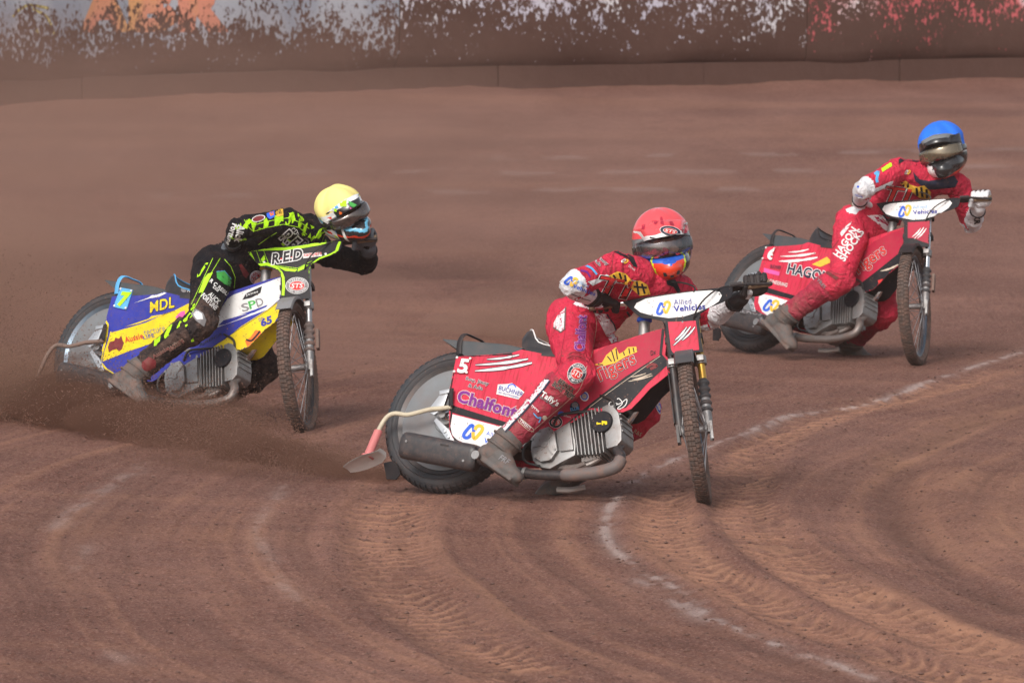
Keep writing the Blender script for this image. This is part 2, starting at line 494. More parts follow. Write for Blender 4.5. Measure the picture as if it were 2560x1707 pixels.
DIPS = []
FENCE = [(-16.0, 50.0), (-9.5, 60.0), (-4.9, 65.6), (-2.6, 67.4), (-1.15, 68.4), (1.0, 69.7), (2.95, 70.8), (5.2, 72.2), (7.2, 73.0), (11.5, 74.2), (18.0, 75.0)]
def ground_fields(P2, detail=True):
    n = len(P2)
    p3 = np.column_stack([P2, np.zeros(n)])
    z = bank(P2[:, 1])
    z = z + 0.010 * fbm(p3 * [0.9, 0.5, 1], 3, 3) * np.clip((P2[:, 1] - 20) / 3, 0, 1)
    chalk = np.zeros(n); sand = np.zeros(n); dark = np.zeros(n)
    for cx, cy, a, w in DIPS:
        z = z + a * np.exp(-((P2[:, 0] - cx) ** 2 + (P2[:, 1] - cy) ** 2) / w ** 2)
    fz = (P2[:, 1] > 48) & (P2[:, 1] < 78)
    if fz.any():
        df, sf = _dist_line(P2[fz], np.array(FENCE))
        z[fz] += (0.085 + 0.022 * vnoise(np.column_stack([sf * 1.3, df * 0, df * 0]), 91)) * np.exp(-np.abs(df) / .8)
    global FAR_CHALK
    if FAR_CHALK is None: FAR_CHALK = far_lines()
    ff = (P2[:, 1] > 46) & (P2[:, 1] < 68) & (np.abs(P2[:, 0]) < 8)
    if ff.any():
        q_ = P2[ff]; k_ = np.zeros(len(q_))
        for ln in FAR_CHALK:
            d_, s_ = _dist_line(q_, ln); k_ = np.maximum(k_, np.exp(-(d_ / .26) ** 2) * np.clip(.02 + .6 * fbm(np.column_stack([s_ * 3.4, d_ * 2, d_ * 0]), 3, 97), 0, .13))
        chalk[ff] = k_
        st_ = fbm(np.column_stack([q_[:, 0] * .25, q_[:, 1] * .9, q_[:, 0] * 0]), 4, 99); dark[ff] = np.clip(-st_ * .5, 0, .3); sand[ff] = np.clip(st_ * .4, 0, .15)
    if detail:
        near = (np.abs(P2[:, 0]) < 6) & (P2[:, 1] < 47)
        Q = P2[near]; q3 = p3[near]
        zz = np.zeros(len(Q)); ch = np.zeros(len(Q)); sa = np.zeros(len(Q)); dk = np.zeros(len(Q))
        brk = fbm(q3 * [7, 2.5, 1], 4, 11); brk2 = fbm(q3 * [22, 8, 1], 3, 21)
        coarse = fbm(q3 * [1.6, 0.5, 1], 3, 31)
        for Ln, w, s in ((W1, 0.018, 0.52), (W1b, 0.03, 0.4), (W2, 0.03, 0.20), (W3, 0.022, 0.16), (W4, 0.022, 0.13), (W5, 0.03, 0.14)):
            d, sarc = dist_line(Q, Ln)
            d = d + 0.012 * brk
            end = np.clip(sarc / .3, 0, 1) * np.clip((sarc.max() - sarc) / .3, 0, 1)
            k = np.clip(gauss(d, w) + 0.40 * gauss(d, 3.0 * w), 0, 1) * s * end
            ch = np.maximum(ch, k * np.clip(0.58 + 1.0 * brk + 1.2 * brk2 + 0.35 * coarse, 0.08, 1) * 0.85)
            zz += 0.004 * gauss(d, w * 2) * s
        for Ln, w, A, per in ((T1, 0.17, 0.020, 0.20), (T1b, 0.14, 0.014, 0.18), (T2, 0.20, 0.017, 0.19)):
            d, sarc = dist_line(Q, Ln)
            ends = np.clip(sarc / 1.2, 0, 1)
            ph = sarc / per + 1.1 * vnoise(np.column_stack([sarc * 1.7, d * 5, np.zeros(len(d))]), 5) + 0.9 * np.abs(d) / w
            m = np.clip(1.25 - (np.abs(d + 0.03 * brk) / w) ** 2, 0, 1) * ends
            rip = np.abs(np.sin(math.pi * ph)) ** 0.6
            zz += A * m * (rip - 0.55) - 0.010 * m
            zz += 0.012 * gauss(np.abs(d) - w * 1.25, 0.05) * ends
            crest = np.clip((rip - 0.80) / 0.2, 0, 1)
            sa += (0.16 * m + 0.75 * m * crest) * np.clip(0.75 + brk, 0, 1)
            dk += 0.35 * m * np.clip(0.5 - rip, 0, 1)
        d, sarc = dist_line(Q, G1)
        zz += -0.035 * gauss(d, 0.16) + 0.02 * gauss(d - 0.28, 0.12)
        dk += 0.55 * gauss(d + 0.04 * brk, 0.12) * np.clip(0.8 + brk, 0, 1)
        for Ln, w, s in ((S1, 0.13, 0.75), (S2, 0.10, 0.75), (S3, 0.28, 0.35)):
            d, sarc = dist_line(Q, Ln)
            end = np.clip(sarc / 1.0, 0, 1) * np.clip((sarc.max() - sarc + .2) / 1.0, 0, 1)
            sa += s * end * gauss(d + 0.06 * brk, w) * np.clip(0.75 + 0.9 * brk, 0, 1)
            zz += 0.012 * gauss(d, w) * end
        d, sarc = dist_line(Q, D1)
        dk += 0.3 * gauss(d, 0.2)
        # crumbs
        g = fbm(q3 * [30, 22, 1], 3, 41)
        g2 = np.clip(fbm(q3 * [60, 45, 1], 2, 51) - 0.25, 0, 1)
        zz += 0.0055 * g + 0.013 * g2
        # fine tyre grooves, concentric with the chalk line
        dW, sW = _dist_line(Q, W1[::3])
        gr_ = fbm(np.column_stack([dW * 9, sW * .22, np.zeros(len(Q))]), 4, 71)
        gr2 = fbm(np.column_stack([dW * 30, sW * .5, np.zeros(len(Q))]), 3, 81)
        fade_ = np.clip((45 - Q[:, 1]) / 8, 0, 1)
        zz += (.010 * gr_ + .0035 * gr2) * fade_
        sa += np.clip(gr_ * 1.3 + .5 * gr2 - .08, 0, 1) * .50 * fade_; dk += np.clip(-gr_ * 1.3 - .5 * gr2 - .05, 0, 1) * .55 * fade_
        # streaks lying along the racing line
        a = rad(-24); u = Q[:, 0] * math.cos(a) + Q[:, 1] * math.sin(a); w_ = -Q[:, 0] * math.sin(a) + Q[:, 1] * math.cos(a)
        st = fbm(np.column_stack([u * 0.35, w_ * 3.0, np.zeros(len(Q))]), 4, 61)
        sa += np.clip(st, 0, 1) * 0.35
        dk += np.clip(-st, 0, 1) * 0.30 + g2 * 1.2
        z[near] += zz; chalk[near] = ch; sand[near] = np.clip(sa, 0, 1); dark[near] = np.clip(dk, 0, 1)
    return z, chalk, sand, dark

FAR_CHALK = None
def far_lines():
    out = []
    for px in ([(1150, 372), (1500, 362), (1900, 356), (2250, 348), (2560, 340)], [(500, 425), (900, 418), (1300, 425), (1900, 415), (2560, 395)], [(300, 500), (900, 490), (1500, 480), (2100, 478), (2560, 468)]):
        pts = []
        for q in px:
            z = .4
            for _ in range(6):
                g = gpt(q, z)[0]; z = float(bank(np.array([g[1]]))[0])
            pts.append(g[:2])
        out.append(np.array(pts))
    return out

def ground_z(x, y):
    return float(ground_fields(np.array([[x, y]]))[0][0])

def Mrot(p):
    yaw, lean, pit = p[3:6]
    rx = Matrix.Rotation(-lean, 4, 'X'); ry = Matrix.Rotation(pit, 4, 'Y'); rz = Matrix.Rotation(yaw, 4, 'Z')
    return Matrix.Translation(p[:3]) @ rz @ rx @ ry

def make_ground():
    xs = np.concatenate([-np.geomspace(70, 3.4, 40), np.arange(-3.3, 3.9, 0.0115), np.geomspace(4.0, 70, 40)])
    ys = [-30, -10, 0, 10, 16, 20, 22.0]
    y = 22.6
    while y < 95:
        ys.append(y)
        y += 0.0155 if y < 34 else (0.026 if y < 44 else 0.20)
    ys += [110, 140, 200]
    ys = np.array(ys)
    X, Y = np.meshgrid(xs, ys)
    P2 = np.column_stack([X.ravel(), Y.ravel()])
    z, ch, sa, dk = ground_fields(P2)
    nx, ny = len(xs), len(ys)
    me = bpy.data.meshes.new('ground')
    me.vertices.add(nx * ny)
    me.vertices.foreach_set('co', np.column_stack([P2, z]).astype(np.float32).ravel())
    idx = np.arange(nx * ny).reshape(ny, nx)
    q = np.stack([idx[:-1, :-1], idx[:-1, 1:], idx[1:, 1:], idx[1:, :-1]], -1).reshape(-1, 4)
    me.loops.add(len(q) * 4); me.polygons.add(len(q))
    me.loops.foreach_set('vertex_index', q.ravel().astype(np.int32))
    me.polygons.foreach_set('loop_start', (np.arange(len(q)) * 4).astype(np.int32))
    me.polygons.foreach_set('use_smooth', np.ones(len(q), dtype=bool))
    at = me.color_attributes.new('soil', 'FLOAT_COLOR', 'POINT')
    at.data.foreach_set('color', np.column_stack([ch, sa, dk, np.ones(len(z))]).astype(np.float32).ravel())
    me.update(calc_edges=True)
    m = bpy.data.materials.new('shale track'); m.use_nodes = True
    nt = m.node_tree; L = nt.links; b = nt.nodes['Principled BSDF']
    b.inputs['Roughness'].default_value = 0.92; b.inputs['Specular IOR Level'].default_value = 0.15
    tc = N(nt, 'ShaderNodeTexCoord')
    va = N(nt, 'ShaderNodeVertexColor', layer_name='soil'); sep = N(nt, 'ShaderNodeSeparateColor'); L.new(va.outputs['Color'], sep.inputs[0])
    def mixc(fac, A, B):
        x = N(nt, 'ShaderNodeMix', data_type='RGBA')
        if hasattr(fac, 'links'): L.new(fac, x.inputs['Factor'])
        else: x.inputs['Factor'].default_value = fac
        for s, k in ((A, 'A'), (B, 'B')):
            if isinstance(s, tuple): x.inputs[k].default_value = (*s, 1)
            else: L.new(s, x.inputs[k])
        return x.outputs['Result']
    def noise(scale, det=5, sc=(1, 1, 1), rot=0):
        mp = N(nt, 'ShaderNodeMapping'); mp.inputs['Scale'].default_value = sc; mp.inputs['Rotation'].default_value = (0, 0, rot)
        L.new(tc.outputs['Object'], mp.inputs['Vector'])
        x = N(nt, 'ShaderNodeTexNoise'); x.inputs['Scale'].default_value = scale; x.inputs['Detail'].default_value = det; x.inputs['Roughness'].default_value = 0.6
        L.new(mp.outputs[0], x.inputs['Vector']); return x.outputs['Fac']
    def rng(s, a, b2, c=0., d=1.):
        x = N(nt, 'ShaderNodeMapRange'); x.inputs['From Min'].default_value = a; x.inputs['From Max'].default_value = b2
        x.inputs['To Min'].default_value = c; x.inputs['To Max'].default_value = d; L.new(s, x.inputs['Value']); return x.outputs[0]
    c = mixc(rng(noise(1.1, 6, (1, .35, 1), .4), .35, .65), (0.148, 0.065, 0.048), (0.215, 0.104, 0.079))
    c = mixc(rng(noise(9, 6), .45, .75, 0, .55), c, (0.116, 0.054, 0.041))
    c = mixc(rng(noise(75, 5), .53, .66, 0, .85), c, (0.35, 0.20, 0.162))
    c = mixc(rng(noise(28, 5, (1, .45, 1)), .54, .70, 0, .6), c, (0.25, 0.135, 0.105))
    c = mixc(rng(noise(58, 6), .54, .64, 0, .85), c, (0.070, 0.034, 0.027))
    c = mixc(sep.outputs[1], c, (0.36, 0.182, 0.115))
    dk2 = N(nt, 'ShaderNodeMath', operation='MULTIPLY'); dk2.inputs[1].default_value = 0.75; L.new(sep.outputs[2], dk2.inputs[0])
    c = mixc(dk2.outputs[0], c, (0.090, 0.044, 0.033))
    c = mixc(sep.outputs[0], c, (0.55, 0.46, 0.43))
    L.new(c, b.inputs['Base Color'])
    bp = N(nt, 'ShaderNodeBump'); bp.inputs['Strength'].default_value = 0.9; bp.inputs['Distance'].default_value = 0.012
    L.new(noise(70, 6), bp.inputs['Height']); L.new(bp.outputs[0], b.inputs['Normal'])
    me.materials.append(m)
    o = bpy.data.objects.new('ground', me); COL.objects.link(o)
    tag(o, 'reddish brown shale speedway track with ruts and faded chalk line', 'ground', kind='structure')
    return m

# dips so that the wheels meet the soil
for p in POSE:
    mw = Mrot(p)
ground_mat = make_ground()

def make_clods():
    mb = MB(); rnd = np.random.RandomState(3)
    pts = []
    for _ in range(5200):
        y = 23 + 20 * rnd.rand() ** 1.4; x = (rnd.rand() - 0.5) * y * 0.152
        pts.append((x, y))
    for _ in range(2600):      # thrown up along the ruts
        Ln = (T1, T1b, T2, G1, W1)[rnd.randint(5)]
        k = rnd.randint(len(Ln)); pts.append((Ln[k][0] + rnd.randn() * 0.15, Ln[k][1] + rnd.randn() * 0.25))
    P2 = np.array(pts)
    z = ground_fields(P2)[0]
    base = np.array([[1, 0, 0], [-1, 0, 0], [0, 1, 0], [0, -1, 0], [0, 0, 1], [0, 0, -1]], float)
    fc = [[0, 2, 4], [2, 1, 4], [1, 3, 4], [3, 0, 4], [2, 0, 5], [1, 2, 5], [3, 1, 5], [0, 3, 5]]
    for (x, y), zz in zip(P2, z):
        s = 0.0022 + 0.0070 * rnd.rand() ** 5
        v = base * (s * (0.6 + 0.8 * rnd.rand(6, 1))) * [1.3, 1.3, 0.8] + [x, y, zz + 0.3 * s]
        mb.add(v, fc)
    o = build(mb, 'soil_crumbs', mat('dark soil crumb', (0.11, 0.055, 0.042), 0.95, dust=0.2), smooth=False)
    tag(o, 'loose dark crumbs of soil strewn over the track', 'soil crumbs', kind='stuff')
make_clods()

# ------------------------------------------------------------------ boundary fence
FENCE = [(-16.0, 50.0), (-9.5, 60.0), (-4.9, 65.6), (-2.6, 67.4), (-1.15, 68.4), (1.0, 69.7), (2.95, 70.8), (5.2, 72.2), (7.2, 73.0), (11.5, 74.2), (18.0, 75.0)]
def fence_mat(name, base, dirt_lo, dirt_hi, base2=None, split=0.5):
    m = bpy.data.materials.new(name); m.use_nodes = True
    nt = m.node_tree; L = nt.links; b = nt.nodes['Principled BSDF']
    b.inputs['Roughness'].default_value = 0.7; b.inputs['Specular IOR Level'].default_value = 0.2
    tc = N(nt, 'ShaderNodeTexCoord')
    sx = N(nt, 'ShaderNodeSeparateXYZ'); L.new(tc.outputs['Object'], sx.inputs[0])
    def noise(sc, det, scale=(1, 1, 1)):
        mp = N(nt, 'ShaderNodeMapping'); mp.inputs['Scale'].default_value = scale; L.new(tc.outputs['Object'], mp.inputs['Vector'])
        x = N(nt, 'ShaderNodeTexNoise'); x.inputs['Scale'].default_value = sc; x.inputs['Detail'].default_value = det; x.inputs['Roughness'].default_value = 0.62
        L.new(mp.outputs[0], x.inputs['Vector']); return x.outputs['Fac']
    col = N(nt, 'ShaderNodeMix', data_type='RGBA'); col.inputs['A'].default_value = (*base, 1); col.inputs['B'].default_value = (*(base2 or base), 1)
    r0 = N(nt, 'ShaderNodeMapRange'); r0.inputs['From Min'].default_value = split - .06; r0.inputs['From Max'].default_value = split + .06
    L.new(noise(1.6, 2, (1, 1, .5)), r0.inputs['Value']); L.new(r0.outputs[0], col.inputs['Factor'])
    # height gradient + clotted splatter (drips a little longer than wide)
    hr = N(nt, 'ShaderNodeMapRange'); hr.inputs['From Min'].default_value = dirt_lo; hr.inputs['From Max'].default_value = dirt_hi
    hr.inputs['To Min'].default_value = 0.38; hr.inputs['To Max'].default_value = -0.10; hr.clamp = False
    L.new(sx.outputs['Z'], hr.inputs['Value'])
    add = N(nt, 'ShaderNodeMath', operation='ADD'); L.new(hr.outputs[0], add.inputs[0])
    big = N(nt, 'ShaderNodeMath', operation='MULTIPLY_ADD'); big.inputs[1].default_value = 0.55; L.new(noise(3.0, 3), big.inputs[0]); L.new(noise(26, 5, (1, 1, .7)), big.inputs[2])
    L.new(big.outputs[0], add.inputs[1])
    th = N(nt, 'ShaderNodeMapRange'); th.inputs['From Min'].default_value = 0.79; th.inputs['From Max'].default_value = 0.85; L.new(add.outputs[0], th.inputs['Value'])
    dcol = N(nt, 'ShaderNodeMix', data_type='RGBA'); dcol.inputs['A'].default_value = (0.070, 0.034, 0.026, 1); dcol.inputs['B'].default_value = (0.10, 0.054, 0.043, 1)
    L.new(noise(9, 4), dcol.inputs['Factor'])
    mx = N(nt, 'ShaderNodeMix', data_type='RGBA'); L.new(th.outputs[0], mx.inputs['Factor']); L.new(col.outputs['Result'], mx.inputs['A']); L.new(dcol.outputs['Result'], mx.inputs['B'])
    L.new(mx.outputs['Result'], b.inputs['Base Color'])
    bp = N(nt, 'ShaderNodeBump'); bp.inputs['Strength'].default_value = 0.4; bp.inputs['Distance'].default_value = 0.02
    L.new(noise(6, 5), bp.inputs['Height']); L.new(bp.outputs[0], b.inputs['Normal'])
    return m

def make_fence():
    root = bpy.data.objects.new('boundary_fence', None); COL.objects.link(root)
    root.location = (0, 68, 0.7)
    tag(root, 'mud splattered padded fence with faded advertising banners round the track', 'fence')
    inv = Matrix.Translation((0, -68, -0.7))
    path = np.array(catmull([np.array([a, b, 0]) for a, b in FENCE], 24))[:, :2]
    seg = np.r_[0, np.cumsum(np.hypot(*np.diff(path, axis=0).T))]
    def at(s):
        return np.array([np.interp(s, seg, path[:, 0]), np.interp(s, seg, path[:, 1])])
    def s_at_px(px):   # arclength where the base of the fence crosses image column px
        best = None
        for s in np.linspace(0, seg[-1], 2500):
            p = at(s); e = abs(PW / 2 + FPX * p[0] / p[1] - px)
            if best is None or e < best[0]: best = (e, s)
        return best[1]
    s1, s2 = s_at_px(985), s_at_px(2008)
    w = s2 - s1
    grey = fence_mat('grey banner', (0.26, 0.28, 0.33), 0.08, 1.06, (0.34, 0.35, 0.39))
    white = fence_mat('white banner', (0.62, 0.60, 0.63), 0.0, 1.58, (0.48, 0.46, 0.54))
    pinkw = fence_mat('red and white banner', (0.50, 0.11, 0.12), -0.05, 1.52, (0.66, 0.63, 0.64), 0.54)
    bare = fence_mat('muddy board', (0.075, 0.040, 0.032), 0.3, 0.5)
    mats = {-2: grey, -1: grey, 0: white, 1: pinkw, 2: white}
    panels = {}
    for k in range(-4, 4):
        a = s1 + k * w; b = a + w - 0.012
        if b < 0 or a > seg[-1]: continue
        a = max(a, 0); b = min(b, seg[-1])
        n = 26; v = []; f = []
        prof = [(0.24, 0.03), (0.29, -0.025), (0.33, -0.055), (0.42, -0.085), (0.6, -0.10), (0.85, -0.105), (1.15, -0.10), (1.32, -0.08), (1.40, 0.0), (1.40, 0.32), (0.24, 0.32)]
        for i in range(n + 1):
            s = a + (b - a) * i / n; p = at(s); t = nrm(at(min(s + .05, seg[-1])) - at(max(s - .05, 0))); nv = np.array([-t[1], t[0]])
            zb = float(bank(p[1])); sag = 0.018 * math.sin(s * 2.1) + 0.010 * math.sin(s * 5.3 + 1)
            bul = 0.02 * math.sin(s * 3.1 + .4)
            for hz, off in prof:
                q = p + nv * (off + (bul if 0.4 < hz < 1.3 and off < 0 else 0))
                v.append((q[0], q[1] - 68, zb + hz + (sag if hz < 0.5 else 0) - 0.7))
        m_ = len(prof)
        for i in range(n):
            for j in range(m_):
                j2 = (j + 1) % m_
                f.append([i * m_ + j, (i + 1) * m_ + j, (i + 1) * m_ + j2, i * m_ + j2])
        f.append(list(range(m_))); f.append([n * m_ + j for j in range(m_)][::-1])
        o = link('banner_panel', v, f, mats.get(k, grey), root, sharp=50)
        panels[k] = o
        # kick boards below, two to a banner
        for h in (0, 1):
            aa = a + (b - a) * h / 2 + 0.25 * w; bb = aa + (b - a) / 2 - 0.005
            if bb > seg[-1]: continue
            mb = MB(); vs = []; nn = 10
            lean_ = random.uniform(-.012, .012)
            for i in range(nn + 1):
                s = aa + (bb - aa) * i / nn; p = at(s); t = nrm(at(min(s + .05, seg[-1])) - at(max(s - .05, 0))); nv = np.array([-t[1], t[0]])
                zb = float(bank(p[1]))
                for hz, off in ((-0.1, -0.035), (0.29, -0.025 + lean_), (0.295, 0.02), (-0.1, 0.02)):
                    q = p + nv * off; vs.append((q[0], q[1] - 68, zb + hz - 0.7))
            fs = []
            for i in range(nn):
                for j in range(4):
                    j2 = (j + 1) % 4; fs.append([i * 4 + j, (i + 1) * 4 + j, (i + 1) * 4 + j2, i * 4 + j2])
            fs.append([0, 1, 2, 3]); fs.append([nn * 4 + 3, nn * 4 + 2, nn * 4 + 1, nn * 4])
            link('kick_board', vs, fs, bare, root, sharp=30)
    return root, panels
fence_root, fence_panels = make_fence()

# ------------------------------------------------------------------ motorcycles
WB, RWR, FWR, RAKE, OFFS = 1.32871, 0.34718, 0.35283, 0.32486, 0.04601
AX = np.array([-math.sin(RAKE), 0, math.cos(RAKE)])
FP = np.array([math.cos(RAKE), 0, math.sin(RAKE)])
FC = np.array([WB, 0, FWR])
A0 = FC - OFFS * FP
GH, GB, GWD = 0.728, -0.0288, 0.36

def fk(a, f, y):
    """fork-frame coordinates (along steering axis, forward, left) -> unsteered bike coordinates."""
    return A0 + AX * a + FP * f + np.array([0, y, 0])
def steerM(s):
    k = AX; K = np.array([[0, -k[2], k[1]], [k[2], 0, -k[0]], [-k[1], k[0], 0]])
    return np.eye(3) + math.sin(s) * K + (1 - math.cos(s)) * K @ K

def flank_w(x):
    return np.interp(x, [-0.1, 0.10, 0.35, 0.55, 0.75, 0.95, 1.07, 1.2], [0.128, 0.130, 0.126, 0.112, 0.100, 0.078, 0.060, 0.050])
FLANK = [(.021, .628), (.06, .634), (.14, .64), (.22, .648), (.314, .66), (.36, .677), (.45, .666), (.54, .655), (.65, .672), (.72, .695), (.80, .726), (.88, .760), (.956, .793), (1.01, .815), (1.067, .835), (1.075, .76), (1.079, .70), (1.115, .668), (1.145, .638),
         (1.10, .592), (1.039, .531), (1.00, .47), (.968, .425), (.93, .405), (.86, .40), (.78, .40), (.70, .345), (.653, .311), (.60, .288), (.534, .262), (.48, .21), (.435, .18), (.35, .178), (.263, .183), (.17, .20), (.092, .228), (.066, .265), (.050, .33), (.034, .40), (.022, .455), (.0215, .54)]
PLATE = [(.702, -.262), (.696, -.18), (.690, -.10), (.687, 0), (.688, .09), (.692, .17), (.700, .252), (.672, .250), (.645, .240), (.620, .200), (.594, .135), (.567, .092), (.535, .082), (.45, .081), (.372, .084), (.3735, .03), (.375, -.02), (.377, -.072), (.45, -.071), (.530, -.072), (.556, -.088), (.576, -.13), (.596, -.185), (.630, -.213), (.668, -.238)]
def plate_f(y):
    return 0.088 - 0.9 * abs(y) ** 2.2

def sheet(poly, fn, th, maxlen):
    V, Fc = subdiv2d(poly, [list(range(len(poly)))], maxlen)
    n = len(V)
    v = [fn(u, w, 0) for u, w in V] + [fn(u, w, th) for u, w in V]
    f = [q for q in Fc] + [[i + n for i in q[::-1]] for q in Fc]
    # boundary
    cnt = {}
    for q in Fc:
        for i in range(len(q)):
            e = (q[i], q[(i + 1) % len(q)]); cnt[tuple(sorted(e))] = cnt.get(tuple(sorted(e)), []) + [e]
    for k, es in cnt.items():
        if len(es) == 1:
            a, b = es[0]; f.append([b, a, a + n, b + n])
    return v, f

def tyre_mesh(c, R, half, rimr, seg, rows, blk, steerfn, knob=0.006):
    """tyre carcass with tread blocks; c centre, outer radius R."""
    mb = MB()
    rm = R - knob
    prof = []
    for k in range(17):
        a = math.pi * k / 16 - math.pi / 2     # -90..90: sidewall to sidewall
        y = half * math.sin(a) * (1.0 if abs(a) < 1.2 else 0.96)
        r = rimr + (rm - rimr) * (0.34 + 0.66 * math.cos(a) ** 0.75) if abs(a) < math.pi / 2 - 1e-6 else rimr + (rm - rimr) * 0.34
        prof.append((r, y))
    prof = [(rimr - .004, -half * 0.62), (rimr + .012, -half * 0.86)] + prof + [(rimr + .012, half * 0.86), (rimr - .004, half * 0.62)]
    v, f = lathe(prof, c, seg); mb.add(v, f)
    nb = blk
    for ri, (yo, wd) in enumerate(rows):
        for k in range(nb):
            a = 2 * math.pi * (k + (0.5 if ri % 2 else 0)) / nb
            an = math.asin(max(-1, min(1, yo / half)))
            r0 = rimr + (rm - rimr) * (0.34 + 0.66 * math.cos(an) ** 0.75)
            er = np.array([math.cos(a), 0, math.sin(a)]); et = np.array([-math.sin(a), 0, math.cos(a)]); ey = np.array([0, 1.0, 0])
            nn = nrm(er * math.cos(an) + ey * math.sin(an)); tn = np.cross(et, nn)
            ctr = np.asarray(c) + er * r0 + ey * yo + nn * (knob * 0.35)
            L = 2 * math.pi * R / nb
            vv, ff = boxm(ctr, et * L * 0.30, tn * wd, nn * knob * 0.75)
            mb.add(vv, ff)
    if steerfn: mb.xf(steerfn)
    return mb

def bolt(c, n, r=0.007, h=0.004):
    n = nrm(n); c = np.asarray(c, float)
    return tube([c, c + n * h], r, 8, ref=(0.3, 0.2, 0.9))

def make_bike(i, name, label, sty):
    p = POSE[i]
    root = bpy.data.objects.new(name, None); COL.objects.link(root)
    root.empty_display_size = 0.2
    root.matrix_world = Mrot(p)
    tag(root, label, 'motorcycle', 'speedway motorcycles sliding through the bend')
    S = steerM(p[6])
    st = lambda q: S @ (np.asarray(q) - A0) + A0
    parts = {}
    Y = np.array([0, 1.0, 0])
    # --- rear wheel: rim + discs (part), tyre, hub
    rc = np.array([0, 0, RWR])
    mb = MB()
    v, f = lathe([(0.262, -.036), (0.272, -.040), (0.277, -.034), (0.265, -.02), (0.258, 0), (0.265, .02), (0.277, .034), (0.272, .040), (0.262, .036), (0.248, .03), (0.245, 0), (0.248, -.03)], rc, 80); mb.add(v, f, 0)
    rw = build(mb, 'rear_wheel', [sty['rim']], root)
    for s in (-1, 1):
        prof = [(0.0015, s * .052), (0.07, s * .050), (0.075, s * .047), (0.16, s * .043), (0.17, s * .040), (0.235, s * .037), (0.250, s * .034), (0.250, s * .030), (0.0015, s * .040)]
        v, f = lathe(prof, rc, 72); build(MB().add(v, f), 'disc_cover', [M.disc], rw, sharp=20)
    v, f = tube([rc - Y * .10, rc + Y * .10], 0.012, 12); mb = MB().add(v, f)
    v, f = tube([rc - Y * .075, rc - Y * .05], [.036, .045], 18); mb.add(v, f)
    v, f = tube([rc - Y * .115, rc - Y * .10], .019, 6); mb.add(v, f)
    build(mb, 'hub', [M.alu], rw)
    t = tyre_mesh(rc, RWR, 0.052, 0.272, 120, [(0, .012), (.020, .010), (-.020, .010), (.037, .007), (-.037, .007)], 64, None, 0.003)
    v, f = lathe([(0.296, -.0510), (0.299, -.0535), (0.302, -.0505)], rc, 90); t.add(v, f)
    build(t, 'tyre', [M.tyre], rw, sharp=40)
    # --- front wheel
    fc = FC
    mb = MB()
    v, f = lathe([(0.292, -.016), (0.306, -.019), (0.310, -.016), (0.298, -.008), (0.294, 0), (0.298, .008), (0.310, .016), (0.306, .019), (0.292, .016), (0.285, .008), (0.283, 0), (0.285, -.008)], fc, 80); mb.add(v, f)
    mb.xf(st); fw = build(mb, 'front_wheel', [sty['frim']], root)
    t = tyre_mesh(fc, FWR, 0.035, 0.304, 120, [(0, .0075), (.0135, .0065), (-.0135, .0065), (.025, .006), (-.025, .006)], 92, st, 0.005)
    build(t, 'tyre', [M.tyredust], fw, sharp=40)
    mb = MB(); v, f = lathe([(.014, -.062), (.030, -.058), (.030, -.050), (.017, -.040), (.017, .040), (.030, .050), (.030, .058), (.014, .062)], fc, 24); mb.add(v, f)
    v, f = tube([fc - Y * .085, fc + Y * .085], .009, 10); mb.add(v, f)
    mb.xf(st); build(mb, 'hub', [M.alu], fw)
    for k in range(36):
        a = 2 * math.pi * k / 36; s = 1 if k % 2 else -1; off = 0.55 * (1 if (k // 2) % 2 else -1)
        q0 = fc + np.array([.028 * math.cos(a + off), s * .054, .028 * math.sin(a + off)])
        q1 = fc + np.array([.290 * math.cos(a), s * .006, .290 * math.sin(a)])
        v, f = tube([q0, q1], .0019, 5); build(MB().add(v, f).xf(st), 'spoke', [M.steel], fw)
    # --- fork legs (left one carries the gaiter)
    for s in (-1, 1):
        y = s * 0.066
        mb = MB()
        v, f = tube([fk(.16, .046, y), fk(.60, .046, y)], .0175, 14); mb.add(v, f, 0)
        leg = build(mb.xf(st), 'fork_leg', [M.forkblk if s < 0 else sty['stan']], root)
        mb = MB()
        v, f = tube([fk(-.02, .046, y), fk(.02, .046, y), fk(.05, .046, y), fk(.17, .046, y)], [.013, .020, .0225, .0225], 14); mb.add(v, f)
        v, f = boxm(fk(-.015, .052, y + s * .012), AX * .045, FP * .016, Y * .006); mb.add(v, f)
        v, f = tube([fk(-.065, .056, y + s * .006), fk(-.03, .054, y + s * .006)], .006, 8); mb.add(v, f)
        build(mb.xf(st), 'fork_slider', [M.alu if s > 0 else M.forkblk], leg)
        if s > 0:
            pts = []; rs = []
            for k in range(25):
                pts.append(fk(.085 + .165 * k / 24, .046, y)); rs.append(.0245 + .0055 * math.sin(k * math.pi / 2.5))
            v, f = tube(pts, rs, 16); build(MB().add(v, f).xf(st), 'gaiter', [sty['bellow']], leg, sharp=80)
        mb = MB()
        v, f = tube([fk(.325, .046, y), fk(.365, .046, y)], .027, 14); mb.add(v, f)
        v, f = boxm(fk(.345, .075, y), AX * .014, FP * .012, Y * .016); mb.add(v, f)
        build(mb.xf(st), 'fork_clamp', [M.alu], leg, bevel=.002)
        # flat carbon guard behind the right leg
        if s < 0:
            v, f = boxm(fk(.17, .05, y - .022), AX * .13, FP * .020, Y * .003); build(MB().add(v, f).xf(st), 'fork_guard', [M.plastic], leg, bevel=.002)
        elif sty['shoe']:
            v, f = boxm(fk(.16, .02, y + .040), AX * .055, FP * .018, Y * .008); build(MB().add(v, f).xf(st), 'transponder', [M.tubebrown], leg, bevel=.003)
    mb = MB()
    for a in (.47, .60):
        v, f = boxm(fk(a, .02, 0), AX * .014, FP * .035, Y * .088); mb.add(v, f)
